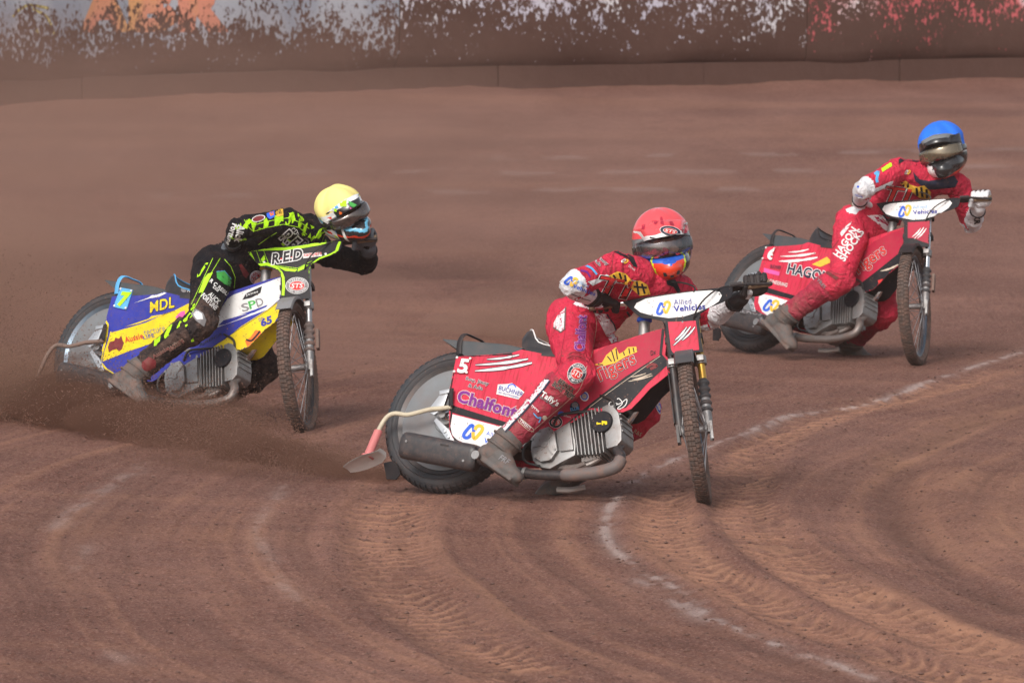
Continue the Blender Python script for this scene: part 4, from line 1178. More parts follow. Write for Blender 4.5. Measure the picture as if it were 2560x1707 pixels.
def make_rider(i, label, sty):
    J = {k: np.array(v) for k, v in JOINTS[i].items()}
    mw = BIKES[i][0].matrix_world.copy()
    M3 = np.array(mw.to_3x3()); T3 = np.array(mw.translation)
    S = steerM(POSE[i][6]); st = lambda q: S @ (np.asarray(q) - A0) + A0
    gr = {s: st(fk(GH, GB, s * .36)) for s in (-1, 1)}
    bar = nrm(st(fk(GH, GB, .36)) - st(fk(GH, GB, 0)))
    pc = (J['hipR'] + J['hipL']) / 2; sc = (J['shR'] + J['shL']) / 2
    r0 = nrm(J['hipL'] - J['hipR']); r1 = nrm(J['shL'] - J['shR'])
    spine = nrm(sc - pc)
    fwd0 = nrm(np.cross(r0, spine)); fwd1 = nrm(np.cross(r1, nrm(J['neck'] - pc)))
    mb = MB()
    # torso loft
    stations = [(-.20, .105, .085, .0), (-.10, .150, .118, -.012), (.05, .158, .124, -.015), (.25, .146, .114, -.012), (.45, .146, .110, -.02), (.65, .160, .118, -.025), (.82, .172, .122, -.02), (.96, .165, .108, -.01), (1.08, .115, .085, 0), (1.16, .070, .065, 0)]
    ctr = lambda s: pc + (sc - pc) * s + fwd0 * (-.05 * math.sin(math.pi * min(1, max(0, s))))
    vs = []; fs = []; seg = 28
    for s, hw, dp, off in stations:
        k = min(1, max(0, s)); r = nrm(r0 * (1 - k) + r1 * k); c = ctr(s)
        if s > 1: c = sc + (J['neck'] - sc) * 1.0 * (s - 1) / .16 + spine * .03 * (s - 1) / .16
        f_ = nrm(np.cross(r, spine))
        for j in range(seg):
            a = 2 * math.pi * j / seg; ca, sa = math.cos(a), math.sin(a)
            q = (abs(ca) ** 2.4 + abs(sa) ** 2.4) ** (-1 / 2.4)
            vs.append(c + (r * ca * hw + f_ * sa * dp) * q + f_ * off)
    n = len(stations)
    for a in range(n - 1):
        for j in range(seg):
            j2 = (j + 1) % seg; fs.append([a * seg + j, a * seg + j2, (a + 1) * seg + j2, (a + 1) * seg + j])
    fs.append(list(range(seg))[::-1]); fs.append([(n - 1) * seg + j for j in range(seg)])
    mb.add(vs, fs)
    def cap(a, ra, b, rb):
        mb.add(*capsule(a, ra, b, rb, 18, 5))
    lerp = lambda a, b, t: a + (b - a) * t
    for sd in 'RL':
        sg = -1 if sd == 'R' else 1
        sh, el, wr = J['sh' + sd], J['el' + sd], J['wr' + sd]
        cap(lerp(sc, sh, .35), .085, sh, .072)
        cap(sh, .072, lerp(sh, el, .45), .066); cap(lerp(sh, el, .45), .066, el, .056)
        cap(el, .056, lerp(el, wr, .35), .058); cap(lerp(el, wr, .35), .056, lerp(el, wr, .80), .039)
        cap(lerp(el, wr, .80), .034, gr[sg] + (wr - gr[sg]) * .4, .026)
        hp, kn, an = J['hip' + sd], J['kn' + sd], J['an' + sd]
        cap(hp - fwd0 * .02, .108, lerp(hp, kn, .35), .100); cap(lerp(hp, kn, .35), .100, lerp(hp, kn, .8), .080); cap(lerp(hp, kn, .8), .080, kn, .070)
        kd = nrm(nrm(kn - hp) + nrm(kn - an))
        cap(kn + kd * .014, .080, lerp(kn, an, .20) + kd * .014, .080)
        calf = -kd
        cap(kn, .078, lerp(kn, an, .35) + calf * .012, .076); cap(lerp(kn, an, .35) + calf * .012, .076, an + (kn - an) * .12, .062)
        cap(hp - fwd0 * .05, .095, pc - fwd0 * .05, .09)
    cap(J['neck'], .060, lerp(J['neck'], J['head'], .55), .052)
    hc = J['head']
    # head + face in helmet frame
    az, dn, rl = sty['look']
    Fw = np.array([math.sin(az) * math.cos(dn), -math.cos(az) * math.cos(dn), -math.sin(dn)])
    Rw = nrm(np.cross(Fw, [0, 0, 1.0])); Uw = np.cross(Rw, Fw)
    Uw, Rw = Uw * math.cos(rl) + Rw * math.sin(rl), Rw * math.cos(rl) - Uw * math.sin(rl)
    hF, hL, hU = M3.T @ Fw, M3.T @ -Rw, M3.T @ Uw
    HS = sty.get('hs', 1.12)
    H = lambda x, y, z: hc + (hF * x + hL * y + hU * z) * HS
    mb.add(*ellipsoid(H(-.012, 0, .02), [hF * .092, hL * .076, hU * .105]))
    mb.add(*ellipsoid(H(.035, 0, -.055), [hF * .060, hL * .054, hU * .062]))
    mb.add(*capsule(H(.082, 0, .010), .012, H(.100, 0, -.032), .016, 10, 3))     # nose
    for s in (-1, 1):
        mb.add(*ellipsoid(H(.066, s * .032, .022), [hF * .024, hL * .022, hU * .012]))     # brow
        mb.add(*ellipsoid(H(.070, s * .040, -.025), [hF * .020, hL * .022, hU * .020]))    # cheek
        mb.add(*ellipsoid(H(-.005, s * .076, -.005), [hF * .018, hL * .010, hU * .028]))   # ear
    mb.add(*ellipsoid(H(.090, 0, -.070), [hF * .012, hL * .024, hU * .010]))     # lips
    V, Fc, Nn = remeshed(mb, 0.0075, 5)
    # classify vertices by the nearest bone
    bones = [('torso', pc - spine * .08, sc + spine * .02, .125), ('neck', J['neck'], lerp(J['neck'], hc, .4), .06), ('head', hc - hU * .03, hc + hU * .03, .09)]
    for sd in 'RL':
        bones += [('uarm' + sd, lerp(J['sh' + sd], J['el' + sd], .05), J['el' + sd], .062), ('farm' + sd, J['el' + sd], J['wr' + sd], .05),
                  ('thigh' + sd, lerp(J['hip' + sd], J['kn' + sd], .15), J['kn' + sd], .09), ('shin' + sd, J['kn' + sd], J['an' + sd], .062)]
    D = []; Tt = []
    for nm, a, b, r in bones:
        d, t = seg_param(V, a, b); D.append(d - r); Tt.append(t)
    D = np.array(D); Tt = np.array(Tt); bi = D.argmin(0); tt = Tt[bi, np.arange(len(V))]
    names = [b[0] for b in bones]
    # folds: cloth bunches across the limb near joints, long soft billows elsewhere
    amp = np.zeros(len(V)); 
    for bn, (nm, a, b, r) in enumerate(bones):
        if nm in ('head', 'neck'): continue
        m = bi == bn
        if not m.any(): continue
        ax_ = nrm(b - a); u = nrm(np.cross(ax_, [0.3, .2, .9])); w = np.cross(ax_, u)
        q = V[m] - a; s = q @ ax_; x = q @ u; y = q @ w
        bunch = np.clip(np.exp(-((tt[m] - 1) / .30) ** 2) + np.exp(-(tt[m] / .30) ** 2), 0, 1) if nm != 'torso' else np.clip(1.1 - np.abs(tt[m] - .3) * 1.2, .2, 1)
        fold = vnoise(np.column_stack([s * 30 + 2.0 * vnoise(np.column_stack([x, y, s]) * 9, 9), x * 9, y * 9]), 13 + bn)
        fold = np.clip(1 - np.abs(fold) * 1.6, 0, 1) ** 2.2 - .25
        bil = fbm(np.column_stack([s * 9, x * 11, y * 11]), 3, 29 + bn)
        amp[m] = 0.0125 * fold * (.25 + .75 * bunch) + 0.0075 * bil
    dh = D[names.index('head')]; amp *= np.clip(dh / .03, 0, 1)
    V = V + Nn * amp[:, None]
    # materials per face
    fcen = np.array([V[q].mean(0) for q in Fc]); fb = np.array([np.bincount(bi[q]).argmax() for q in Fc]); ft = np.array([tt[q].mean() for q in Fc])
    mats = sty['mats']; zone = sty['zone'](np.array(names)[fb], ft, fcen, J, dict(fwd=fwd1, right=-r1, spine=spine, pc=pc, sc=sc))
    o = link('person', V, Fc, mats, None, zone, True, 0, mw)
    o['label'] = label; o['category'] = 'person'; o['group'] = 'speedway riders'
    # ---- gloves: palm, four wrapped fingers, thumb
    for sd, sg in (('R', -1), ('L', 1)):
        g = gr[sg]; wv = J['wr' + sd] - g; wv = nrm(wv - bar * (wv @ bar))
        upd = M3.T @ np.array([0, -.25, 1.0]); upd = nrm(upd - bar * (upd @ bar)); upd = nrm(upd - wv * (upd @ wv))
        gs = 1.28
        P_ = lambda ang, r, off: g + (wv * math.cos(rad(ang)) + upd * math.sin(rad(ang))) * r * 1.12 + bar * off * gs
        gm = MB()
        for k, off in enumerate((-.033, -.011, .011, .033)):
            ln = (0.92, 1.0, 1.03, .95)[k] if sg > 0 else (0.95, 1.03, 1.0, .92)[k]
            a1, a2, a3, a4 = 48, 48 + 48 * ln, 48 + 98 * ln, 48 + 150 * ln
            gm.add(*capsule(P_(a1, .047, off), 0.0165, P_(a2, .042, off), 0.0149, 12, 3))
            gm.add(*capsule(P_(a2, .042, off), 0.0149, P_(a3, .033, off), 0.014, 12, 3))
            gm.add(*capsule(P_(a3, .033, off), 0.0137, P_(a4, .029, off), 0.0122, 12, 3))
            gm.add(*capsule(J['wr' + sd] + bar * off * .45, .020, P_(a1, .044, off), 0.0177, 12, 3))
        gm.add(*capsule(lerp(J['wr' + sd], J['el' + sd], .20), .044, J['wr' + sd], .039, 14, 4))
        gm.add(*ellipsoid(g + wv * .040 + upd * .010, [bar * .056, wv * .043, upd * .034]))
        tin = -sg * .048
        gm.add(*capsule(J['wr' + sd] + bar * tin * .5, .018, P_(-18, .042, tin), 0.0183, 12, 3))
        gm.add(*capsule(P_(-18, .042, tin), 0.0177, P_(-75, .034, tin), 0.0152, 12, 3))
        gm.add(*capsule(P_(-75, .034, tin), 0.0149, P_(-135, .029, tin * .8), 0.0128, 12, 3))
        gv, gf, gn = remeshed(gm, 0.0032, 2)
        gl = link('glove', gv, gf, sty['glove'], o, None, True, 0)
        for off in (-.022, 0, .022):  # black tubes stand in for the shade in the gaps between fingers
            pth = catmull([lerp(J['wr' + sd], g, .25) + upd * .038 + bar * off * .8, P_(42, .058, off), P_(70, .058, off), P_(100, .054, off), P_(140, .044, off)], 4)
            v, f = tube(pth, .0028, 6); link('finger_gap_shade', v, f, M.plastic, gl, None, True, 0)
        cw = nrm(J['wr' + sd] - J['el' + sd]); cu_ = nrm(np.cross(cw, bar)); cv_ = np.cross(cw, cu_); cc = lerp(J['wr' + sd], J['el' + sd], .17)
        v, f = tube([cc + (cu_ * math.cos(t_) + cv_ * math.sin(t_)) * .045 for t_ in np.linspace(0, 2 * math.pi, 21)], .0055, 6, caps=False); link('cuff', v, f, M.plastic, gl, None, True, 0)
    # ---- boots
    for sd, sg in (('R', -1), ('L', 1)):
        an, kn = J['an' + sd], J['kn' + sd]
        sh_ = nrm(kn - an); toe = M3.T @ np.array(sty['toe' + sd]); toe = nrm(toe)
        up_ = nrm(sh_ - toe * (sh_ @ toe)); sdv = np.cross(toe, up_)
        bm_ = MB()
        bm_.add(*capsule(an + sh_ * .075, .072, an + sh_ * .02, .066, 18, 4)); bm_.add(*capsule(an + sh_ * .02, .066, an - up_ * .02, .056, 18, 4))
        bm_.add(*capsule(an - up_ * .035 - toe * .035, .047, an - up_ * .04 + toe * .09, .043, 16, 4))
        bm_.add(*ellipsoid(an - up_ * .045 + toe * .13, [toe * .085, sdv * .052, up_ * .040]))
        bm_.add(*boxm(an - up_ * .074 + toe * .06, toe * .135, sdv * .042, up_ * .009))
        bm_.add(*capsule(an - up_ * .0 + toe * .01, .055, an - up_ * .03 + toe * .10, .043, 16, 4))
        bv, bf, bn_ = remeshed(bm_, 0.005, 3)
        bv = bv + bn_ * (0.0022 * fbm(bv * 30, 3, 77))[:, None]
        bt = link('boot', bv, bf, sty['boot'], o, None, True, 0)
        mbx = MB()
        for k, hgt in ((0, .068), (1, .018)):
            c = an + sh_ * hgt; ring = [c + (toe * math.cos(a) * 1.0 + sdv * math.sin(a)) * (.076 if k == 0 else .070) for a in np.linspace(0, 2 * math.pi, 25)]
            mbx.add(*tube(ring, .006, 6, caps=False))
            build(mbx, 'strap', [M.boot], bt); mbx = MB()
    # ---- helmet
    def rshell(dx, dy, dz):
        """radial distance of the shell for directions (arrays) from the helmet centre (0, 0, -.015)."""
        d = np.stack([dx, dy, dz], -1); out = []
        for c, ax in (((-.004, 0, .025), (.137, .121, .128)), ((-.022, 0, -.050), (.112, .112, .085)), ((.066, 0, -.082), (.096, .092, .060)), ((.122, 0, -.096), (.062, .044, .042))):
            c = np.array(c) - [0, 0, -.015]; ax = np.array(ax)
            A = ((d / ax) ** 2).sum(-1); B = ((d / ax) * (c / ax)).sum(-1); C_ = ((c / ax) ** 2).sum() - 1
            disc = B * B - A * C_
            out.append(np.where(disc > 0, (B + np.sqrt(np.maximum(disc, 0))) / A, 0.0))
        out = np.array(out); k = 55.0
        return np.log(np.exp(k * out).sum(0)) / k
    hc0 = np.array([0, 0, -.015])
    def port(azd, eld):
        """>0 inside the eye port."""
        top = 21 - 0.0016 * azd ** 2; bot = -15 + 0.0022 * azd ** 2 + np.where(np.abs(azd) < 14, 0, 0)
        return np.minimum(np.minimum(top - eld, eld - bot), (68 - np.abs(azd)) * .8)
    naz, nel = 168, 104
    vs = []; fs = []; zA = []
    for e in range(nel + 1):
        el = -82 + 172 * e / nel
        a = np.linspace(-180, 180, naz, endpoint=False)
        ce = math.cos(rad(el))
        dx, dy, dz = ce * np.cos(np.radians(a)), ce * np.sin(np.radians(a)), np.full(naz, math.sin(rad(el)))
        r = rshell(dx, dy, dz)
        pt = port(a, np.full(naz, el))
        k = np.clip((pt + 1.0) / 3.0, 0, 1); r = r * (1 + 0.022 * np.exp(-((pt + 2.5) / 2.0) ** 2) - 0.16 * k * k * (3 - 2 * k))
        r += sty['cover'](a, el)
        for j in range(naz):
            q = hc0 + r[j] * np.array([dx[j], dy[j], dz[j]]); vs.append(H(*q))
    for e in range(nel):
        for j in range(naz):
            j2 = (j + 1) % naz; fs.append([e * naz + j, e * naz + j2, (e + 1) * naz + j2, (e + 1) * naz + j])
            zA.append((-180 + 360 * (j + .5) / naz, -82 + 172 * (e + .5) / nel))
    fs.append([nel * naz + j for j in range(naz)]); zA.append((0, 90)); fs.append(list(range(naz))[::-1]); zA.append((0, -85))
    zA = np.array(zA); ptf = port(zA[:, 0], zA[:, 1])
    zi = sty['hzone'](zA[:, 0], zA[:, 1], ptf)
    keepf = ptf < 2.2
    hel = link('helmet', vs, [f_ for f_, k_ in zip(fs, keepf) if k_], sty['hmats'], o, zi[keepf], True, 60)
    # goggles: frame and lens, following the shell
    def patch(a0, a1, n, topf, botf, m_, scale, bulge=0.0):
        vs = []; fs = []
        for e in range(m_ + 1):
            for j in range(n + 1):
                a = a0 + (a1 - a0) * j / n; el = botf(a) + (topf(a) - botf(a)) * e / m_
                d = np.array([math.cos(rad(el)) * math.cos(rad(a)), math.cos(rad(el)) * math.sin(rad(a)), math.sin(rad(el))])
                r = 0.128 + .012 * math.cos(rad(a)) ** 2
                u, w = (j / n * 2 - 1), (e / m_ * 2 - 1)
                edge = max(abs(u) ** 6, abs(w) ** 6)
                vs.append(H(*(hc0 + d * (r * scale + bulge * (1 - edge)))))
        for e in range(m_):
            for j in range(n):
                fs.append([e * (n + 1) + j, e * (n + 1) + j + 1, (e + 1) * (n + 1) + j + 1, (e + 1) * (n + 1) + j])
        return vs, fs
    nosef = lambda a: 5.0 * math.exp(-(a / 11) ** 2)
    v, f = patch(-66, 66, 48, lambda a: 22 - .0014 * a * a, lambda a: -17.5 + .0020 * a * a, 16, 0.96, .022)
    f = [q for k_, q in enumerate(f) if not (abs((k_ % 48 + .5) / 24 - 1) < .83 and abs((k_ // 48 + .5) / 8 - 1) < .70)]
    gog = link('goggle_frame', v, f, sty['gframe'], hel, None, True, 60)
    v, f = patch(-56, 56, 44, lambda a: 16.0 - .0012 * a * a, lambda a: -12.0 + .0018 * a * a + nosef(a) * 1.1, 14, 1.10, .010)
    lens = link('goggle_lens', v, f, sty['lens'], hel, None, True, 60)
    for s in (-1, 1):      # strap running back round the shell
        pts = []
        for k in range(12):
            a = s * (58 + 75 * k / 11); el = 2.0; d = np.array([math.cos(rad(a)), math.sin(rad(a)), math.sin(rad(el))])
            r = float(rshell(np.array([d[0]]), np.array([d[1]]), np.array([d[2]]))[0])
            pts.append(H(*(hc0 + d * (r * (1.0 if k else .95) + .002))))
        v, f = tube(pts, .0035, 8, ref=hU, sq=(1, 5.5)); link('goggle_strap', v, f, sty['gframe'], hel, None, True, 40)
    # peak
    vs = []; fs = []; n, m_ = 24, 9
    pk = sty['peak']
    for e in range(m_ + 1):
        t = e / m_
        for j in range(n + 1):
            u = j / n * 2 - 1; a = u * pk['az']; el = pk['el'] - 10 * abs(u) ** 2
            d = np.array([math.cos(rad(el)) * math.cos(rad(a)), math.cos(rad(el)) * math.sin(rad(a)), math.sin(rad(el))])
            r = float(rshell(np.array([d[0]]), np.array([d[1]]), np.array([d[2]]))[0]) * 1.03 + .004
            b0 = hc0 + d * r
            ln = pk['len'] * (1 - .42 * u * u)
            q = b0 + np.array([ln * t * math.cos(rad(pk['tilt'])), -.10 * u * t * abs(u) * .3, -ln * t * math.sin(rad(pk['tilt'])) - .014 * t * t + .010 * math.sin(math.pi * t)])
            q[2] += .006 * math.cos(u * 9) * t * (1 - t) * 2 * pk['rib']
            vs.append(H(*q))
    for e in range(m_):
        for j in range(n):
            fs.append([e * (n + 1) + j, e * (n + 1) + j + 1, (e + 1) * (n + 1) + j + 1, (e + 1) * (n + 1) + j])
    nv = len(vs); vs2 = [q - hU * .005 for q in vs]; nf0 = len(fs)
    fs2 = [[x + nv for x in g[::-1]] for g in fs]
    rim_ = []
    W_ = n + 1
    bd = [j for j in range(W_)] + [e * W_ + n for e in range(1, m_ + 1)] + [m_ * W_ + j for j in range(n - 1, -1, -1)] + [e * W_ for e in range(m_ - 1, 0, -1)]
    for a_, b_ in zip(bd, bd[1:] + bd[:1]): rim_.append([b_, a_, a_ + nv, b_ + nv])
    fmi = [0 if (k // n) < m_ - pk['edge'] else 1 for k in range(nf0)] + [1] * len(fs2) + [1] * len(rim_)
    peak = link('peak', vs + vs2, fs + fs2 + rim_, pk['mats'], hel, fmi, True, 40)
    # chin vent
    mbv = MB()
    for s in ((-1, 0, 1) if i == 0 else ()):
        el = -31 - 3 * (s == 0); a = s * 9
        d = np.array([math.cos(rad(el)) * math.cos(rad(a)), math.cos(rad(el)) * math.sin(rad(a)), math.sin(rad(el))])
        r = float(rshell(np.array([d[0]]), np.array([d[1]]), np.array([d[2]]))[0])
        c = hc0 + d * (r - .001); tn = nrm(np.cross([0, 0, 1], d)); bt_ = np.cross(d, tn)
        mbv.add(*boxm(H(*c), hF * d[0] * .004 + hL * d[1] * .004 + hU * d[2] * .004, (hF * tn[0] + hL * tn[1] + hU * tn[2]) * .0085, (hF * bt_[0] + hL * bt_[1] + hU * bt_[2]) * (.010 if s else .007)))
    if i == 0:
        bv_ = build(mbv, 'chin_vent', [M.cable], hel, bevel=.002); bv_['kind'] = 'stuff'
    # neck brace pads on the shoulders
    if sty.get('brace'):
        for s in (-1, 1):
            shp = J['shL'] if s > 0 else J['shR']; rr = nrm(shp - sc)
            c = lerp(sc, shp, .50) + spine * .080
            mbp = MB(); mbp.add(*ellipsoid(c - fwd1 * .005 - spine * .012, [fwd1 * .088, rr * .060, spine * .024])); mbp.add(*ellipsoid(c - fwd1 * .01 - rr * .03 + spine * .004, [fwd1 * .080, rr * .035, spine * .026]))
            pv, pf, pn = remeshed(mbp, .006, 3); link('neck_brace', pv, pf, M.plastic, o, None, True, 0)
    return o, hel, peak, lens, np.array([V, ], dtype=object)

def lens_mat(name, tint, transp, rough=0.06, metal=.15):
    m = bpy.data.materials.new(name); m.use_nodes = True
    nt = m.node_tree; L = nt.links; b = nt.nodes['Principled BSDF']
    b.inputs['Base Color'].default_value = (*tint, 1); b.inputs['Roughness'].default_value = rough; b.inputs['Coat Weight'].default_value = 0.8; b.inputs['Metallic'].default_value = metal
    tr = N(nt, 'ShaderNodeBsdfTransparent'); mx = N(nt, 'ShaderNodeMixShader'); mx.inputs[0].default_value = transp
    L.new(b.outputs[0], mx.inputs[1]); L.new(tr.outputs[0], mx.inputs[2]); L.new(mx.outputs[0], nt.nodes['Material Output'].inputs['Surface'])
    return m

def zone_red(bn, t, c, J, F):
    z = np.zeros(len(bn), int)                       # 0 red torso cloth
    z[np.isin(bn, ['thighR', 'thighL'])] = 1
    z[np.isin(bn, ['shinR', 'shinL'])] = 2
    z[np.isin(bn, ['shinR', 'shinL']) & (t > .5)] = 7
    z[np.isin(bn, ['farmR', 'farmL']) | (np.isin(bn, ['uarmR', 'uarmL']) & (t > .86))] = 3
    z[np.isin(bn, ['head'])] = 4
    z[np.isin(bn, ['neck'])] = 5
    hipm = (bn == 'torso') & (t < .34)               # belt zone of hatched cloth
    z[hipm] = 1
    return z
def zone_black(bn, t, c, J, F):
    z = np.zeros(len(bn), int)
    z[np.isin(bn, ['shinR', 'shinL']) | (np.isin(bn, ['thighR', 'thighL']) & (t > .72))] = 2
    z[np.isin(bn, ['farmL']) | ((bn == 'uarmL') & (t > .7))] = 0
    z[bn == 'head'] = 4; z[bn == 'neck'] = 0
    # neon slashes: band along the upper arm and the outside of the thigh
    for a, b, nm, k in (('shR', 'elR', 'uarmR', .35), ):
        ax = nrm(J[b] - J[a]); q = c - J[a]; q = q - (q @ ax)[:, None] * ax
        rt = nrm(np.cross(ax, F['fwd'])); 
        cosv = (q @ F['fwd']) / (np.linalg.norm(q, axis=1) + 1e-9)
        z[(bn == nm) & (np.abs(cosv - .35) < k)] = 1
    tb = (bn == 'torso') & (t > .80); z[tb & ((c - F['sc']) @ F['fwd'] > .02) & ((c - F['sc']) @ F['fwd'] < .075)] = 1
    return z

def cov_tight(a, el):
    return np.zeros(len(a))
def cov_ridge(a, el):
    k = 1 / (1 + math.exp(-(el - 34) / 3.0)); f = np.clip(np.cos(np.radians(a)), 0, 1) ** .5
    return k * f * math.cos(rad(el)) * (.007 * np.cos(np.radians(a * 5)) + .004)
def cov_cloth(a, el):
    # loose elastic cover: a soft ridge and pleats above the brow
    k = 1 / (1 + math.exp(-(el - 26) / 3.0))
    return k * (0.006 + 0.013 * (np.abs(np.cos(np.radians(a * 1.5 + 20))) - .5) * math.cos(rad(el)) ** .6 + .004 * np.sin(np.radians(a * 7)) * math.cos(rad(el)))

def hz_near(a, el, p):
    z = np.zeros(len(a), int)
    z[(el < 30)] = 1                                # dark grey shell side
    z[(el > 24)] = 0
    chin = el < -12
    z[chin & (np.abs(a) < 120)] = 5                 # black
    z[chin & (np.abs(a) < 25)] = 2                  # orange red chin
    z[(p < 0) & (p > -5.0) & (el < 4)] = 3          # blue rim under the port
    z[chin & (np.abs(np.abs(a) - 30 - (el + 15) * .3) < 2.0)] = 4   # yellow line
    z[chin & (np.abs(np.abs(a) - 62 - (el + 15) * .5) < 2.0)] = 4
    z[chin & (np.abs(np.abs(a) - 84) < 5)] = 3
    z[p > 1] = 5
    return z
def hz_left(a, el, p):
    z = np.full(len(a), 1); z[el > 30 - .10 * np.maximum(0, np.abs(a) - 50)] = 0
    r = (np.floor(a / 13) * 7 + np.floor((el + .5 * a) / 9) * 5).astype(int) % 11
    m = el < 24; z[m & (r == 1)] = 2; z[m & (r == 4)] = 3; z[m & (r == 6)] = 4; z[m & (r == 8)] = 5
    ch = (el < -9) & (np.abs(a) < 62); z[ch] = 5; z[ch & (np.abs(el + 22 - .25 * np.abs(a)) < 2.5)] = 2; z[ch & (np.abs(el + 32 - .1 * np.abs(a)) < 2.2)] = 3; z[ch & (np.abs(np.abs(a) - 40) < 3)] = 1
    z[p > 1] = 5
    return z
def hz_right(a, el, p):
    z = np.full(len(a), 1); z[(el > 33) | (np.abs(a) > 75) & (el > 5)] = 0
    z[(el > 14) & (el <= 33) & (np.abs(a) <= 75)] = 2
    chin = el < -10
    z[chin & (np.abs(a) < 130)] = 2; z[chin & (a < -20) & (a > -70)] = 1; z[chin & (np.abs(a) < 22) & (el < -22)] = 2
    z[chin & (el < -43)] = 3; z[(p < 0) & (p > -4)] = 2; z[(a > -88) & (a < -28) & (el < 12) & (el > -40) & (p < -4)] = 1; z[(a > -60) & (a < -16) & (el < -24) & (el > -43)] = 1
    z[p > 1] = 2
    return z

hm = lambda n, c, r=.25, d=.02: mat('helmet ' + n, c, r, dust=d, coat=.5, var=.05)
hred = hm('red', (0.74, 0.075, 0.09)); hwhite = hm('white', (.76, .76, .76)); hblk = hm('black', (.015, .016, .018)); hgrey = hm('grey', (.16, .17, .18)); hor = hm('orange', (.72, .055, .02)); hblue = hm('blue', (.02, .10, .50)); hyel = hm('lime', (.62, .75, .03))
clyel = mat('yellow helmet cover', (.80, .68, .24), .8, dust=.02, bump=.1, bscale=200, spec=.2); clblue = mat('blue helmet cover', (.02, .16, .74), .75, dust=.02, bump=.3, bscale=200, spec=.2)
hcyan = hm('cyan', (.12, .42, .62)); hpink = hm('magenta', (.62, .05, .22))
SUIT_RED = [M.redtart, M.red, M.dred, M.wcloth, M.skin, M.plastic, M.hatch, M.shin]
SUIT_BLK = [M.bcloth, M.shards, M.bdirty, M.wcloth, M.skin]
RSTY = [
 dict(look=(rad(6), rad(-1), rad(9)), mats=SUIT_RED, zone=zone_red, glove=M.glove_b, boot=M.boot, toeR=(.62, -.62, -.38), toeL=(-.5, -.3, -.6), cover=cov_ridge, hzone=hz_near,
      hmats=[hred, hgrey, hor, hblue, hyel, hblk], gframe=hblk, lens=lens_mat('clear smoked lens', (.30, .30, .32), .62, .08, .8), brace=False,
      peak=dict(az=72, el=46, len=.098, tilt=28, rib=2.2, edge=1, mats=[hred, hwhite])),
 dict(hs=1.0, look=(rad(28), rad(0), rad(27)), mats=SUIT_BLK, zone=zone_black, glove=M.glove_g, boot=M.boot, toeR=(.62, -.62, -.38), toeL=(-.5, -.3, -.6), cover=cov_cloth, hzone=hz_left,
      hmats=[clyel, hwhite, hcyan, hor, hyel, hblk], gframe=hblk, lens=lens_mat('mirrored dark lens', (.16, .13, .12), .12, .05, .8), brace=False,
      peak=dict(az=62, el=42, len=.064, tilt=26, rib=.5, edge=3, mats=[hwhite, hblk])),
 dict(look=(rad(-14), rad(1), rad(16)), mats=SUIT_RED, zone=zone_red, glove=M.glove_w, boot=M.boot, toeR=(.55, -.55, -.6), toeL=(.75, -.45, -.35), cover=cov_cloth, hzone=hz_right,
      hmats=[clblue, hwhite, hblk, hor], gframe=hblk, lens=lens_mat('bronze lens', (.20, .16, .11), .15, .10, .6), brace=False,
      peak=dict(az=55, el=42, len=.058, tilt=26, rib=.6, edge=2, mats=[hgrey, hblk])),
]
RLAB = ['rider in red helmet and red suit with white sleeves and black gloves',
        'rider in yellow helmet and black suit with neon slashes, crouched behind plate',
        'rider in blue helmet and red suit with white gloves, sitting upright']
RIDERS = [make_rider(i, RLAB[i], RSTY[i]) for i in range(3)]

# ------------------------------------------------------------------ lettering, stickers and stripes
def bvh_of(objs):
    v = []; f = []
    for o in objs:
        mw = np.array(o.matrix_world); n0 = len(v)
        co = np.empty(len(o.data.vertices) * 3); o.data.vertices.foreach_get('co', co); co = co.reshape(-1, 3) @ mw[:3, :3].T + mw[:3, 3]
        v += [tuple(p) for p in co]; f += [[i + n0 for i in p.vertices] for p in o.data.polygons]
    return BVHTree.FromPolygons(v, f)

bpy.context.view_layer.update()
BV = {}
def target(key):
    if key not in BV:
        i, part = int(key[0]), key[1:]
        o = {'body': lambda: RIDERS[i][0], 'helmet': lambda: RIDERS[i][1], 'peak': lambda: RIDERS[i][2],
             'fence': lambda: fence_panels[-1], 'boot': lambda: [c for c in RIDERS[i][0].children if c.name.startswith('boot')][0]}.get(part, lambda: BIKES[i][1][part])()
        BV[key] = (o, bvh_of([o]), [0])
    return BV[key]

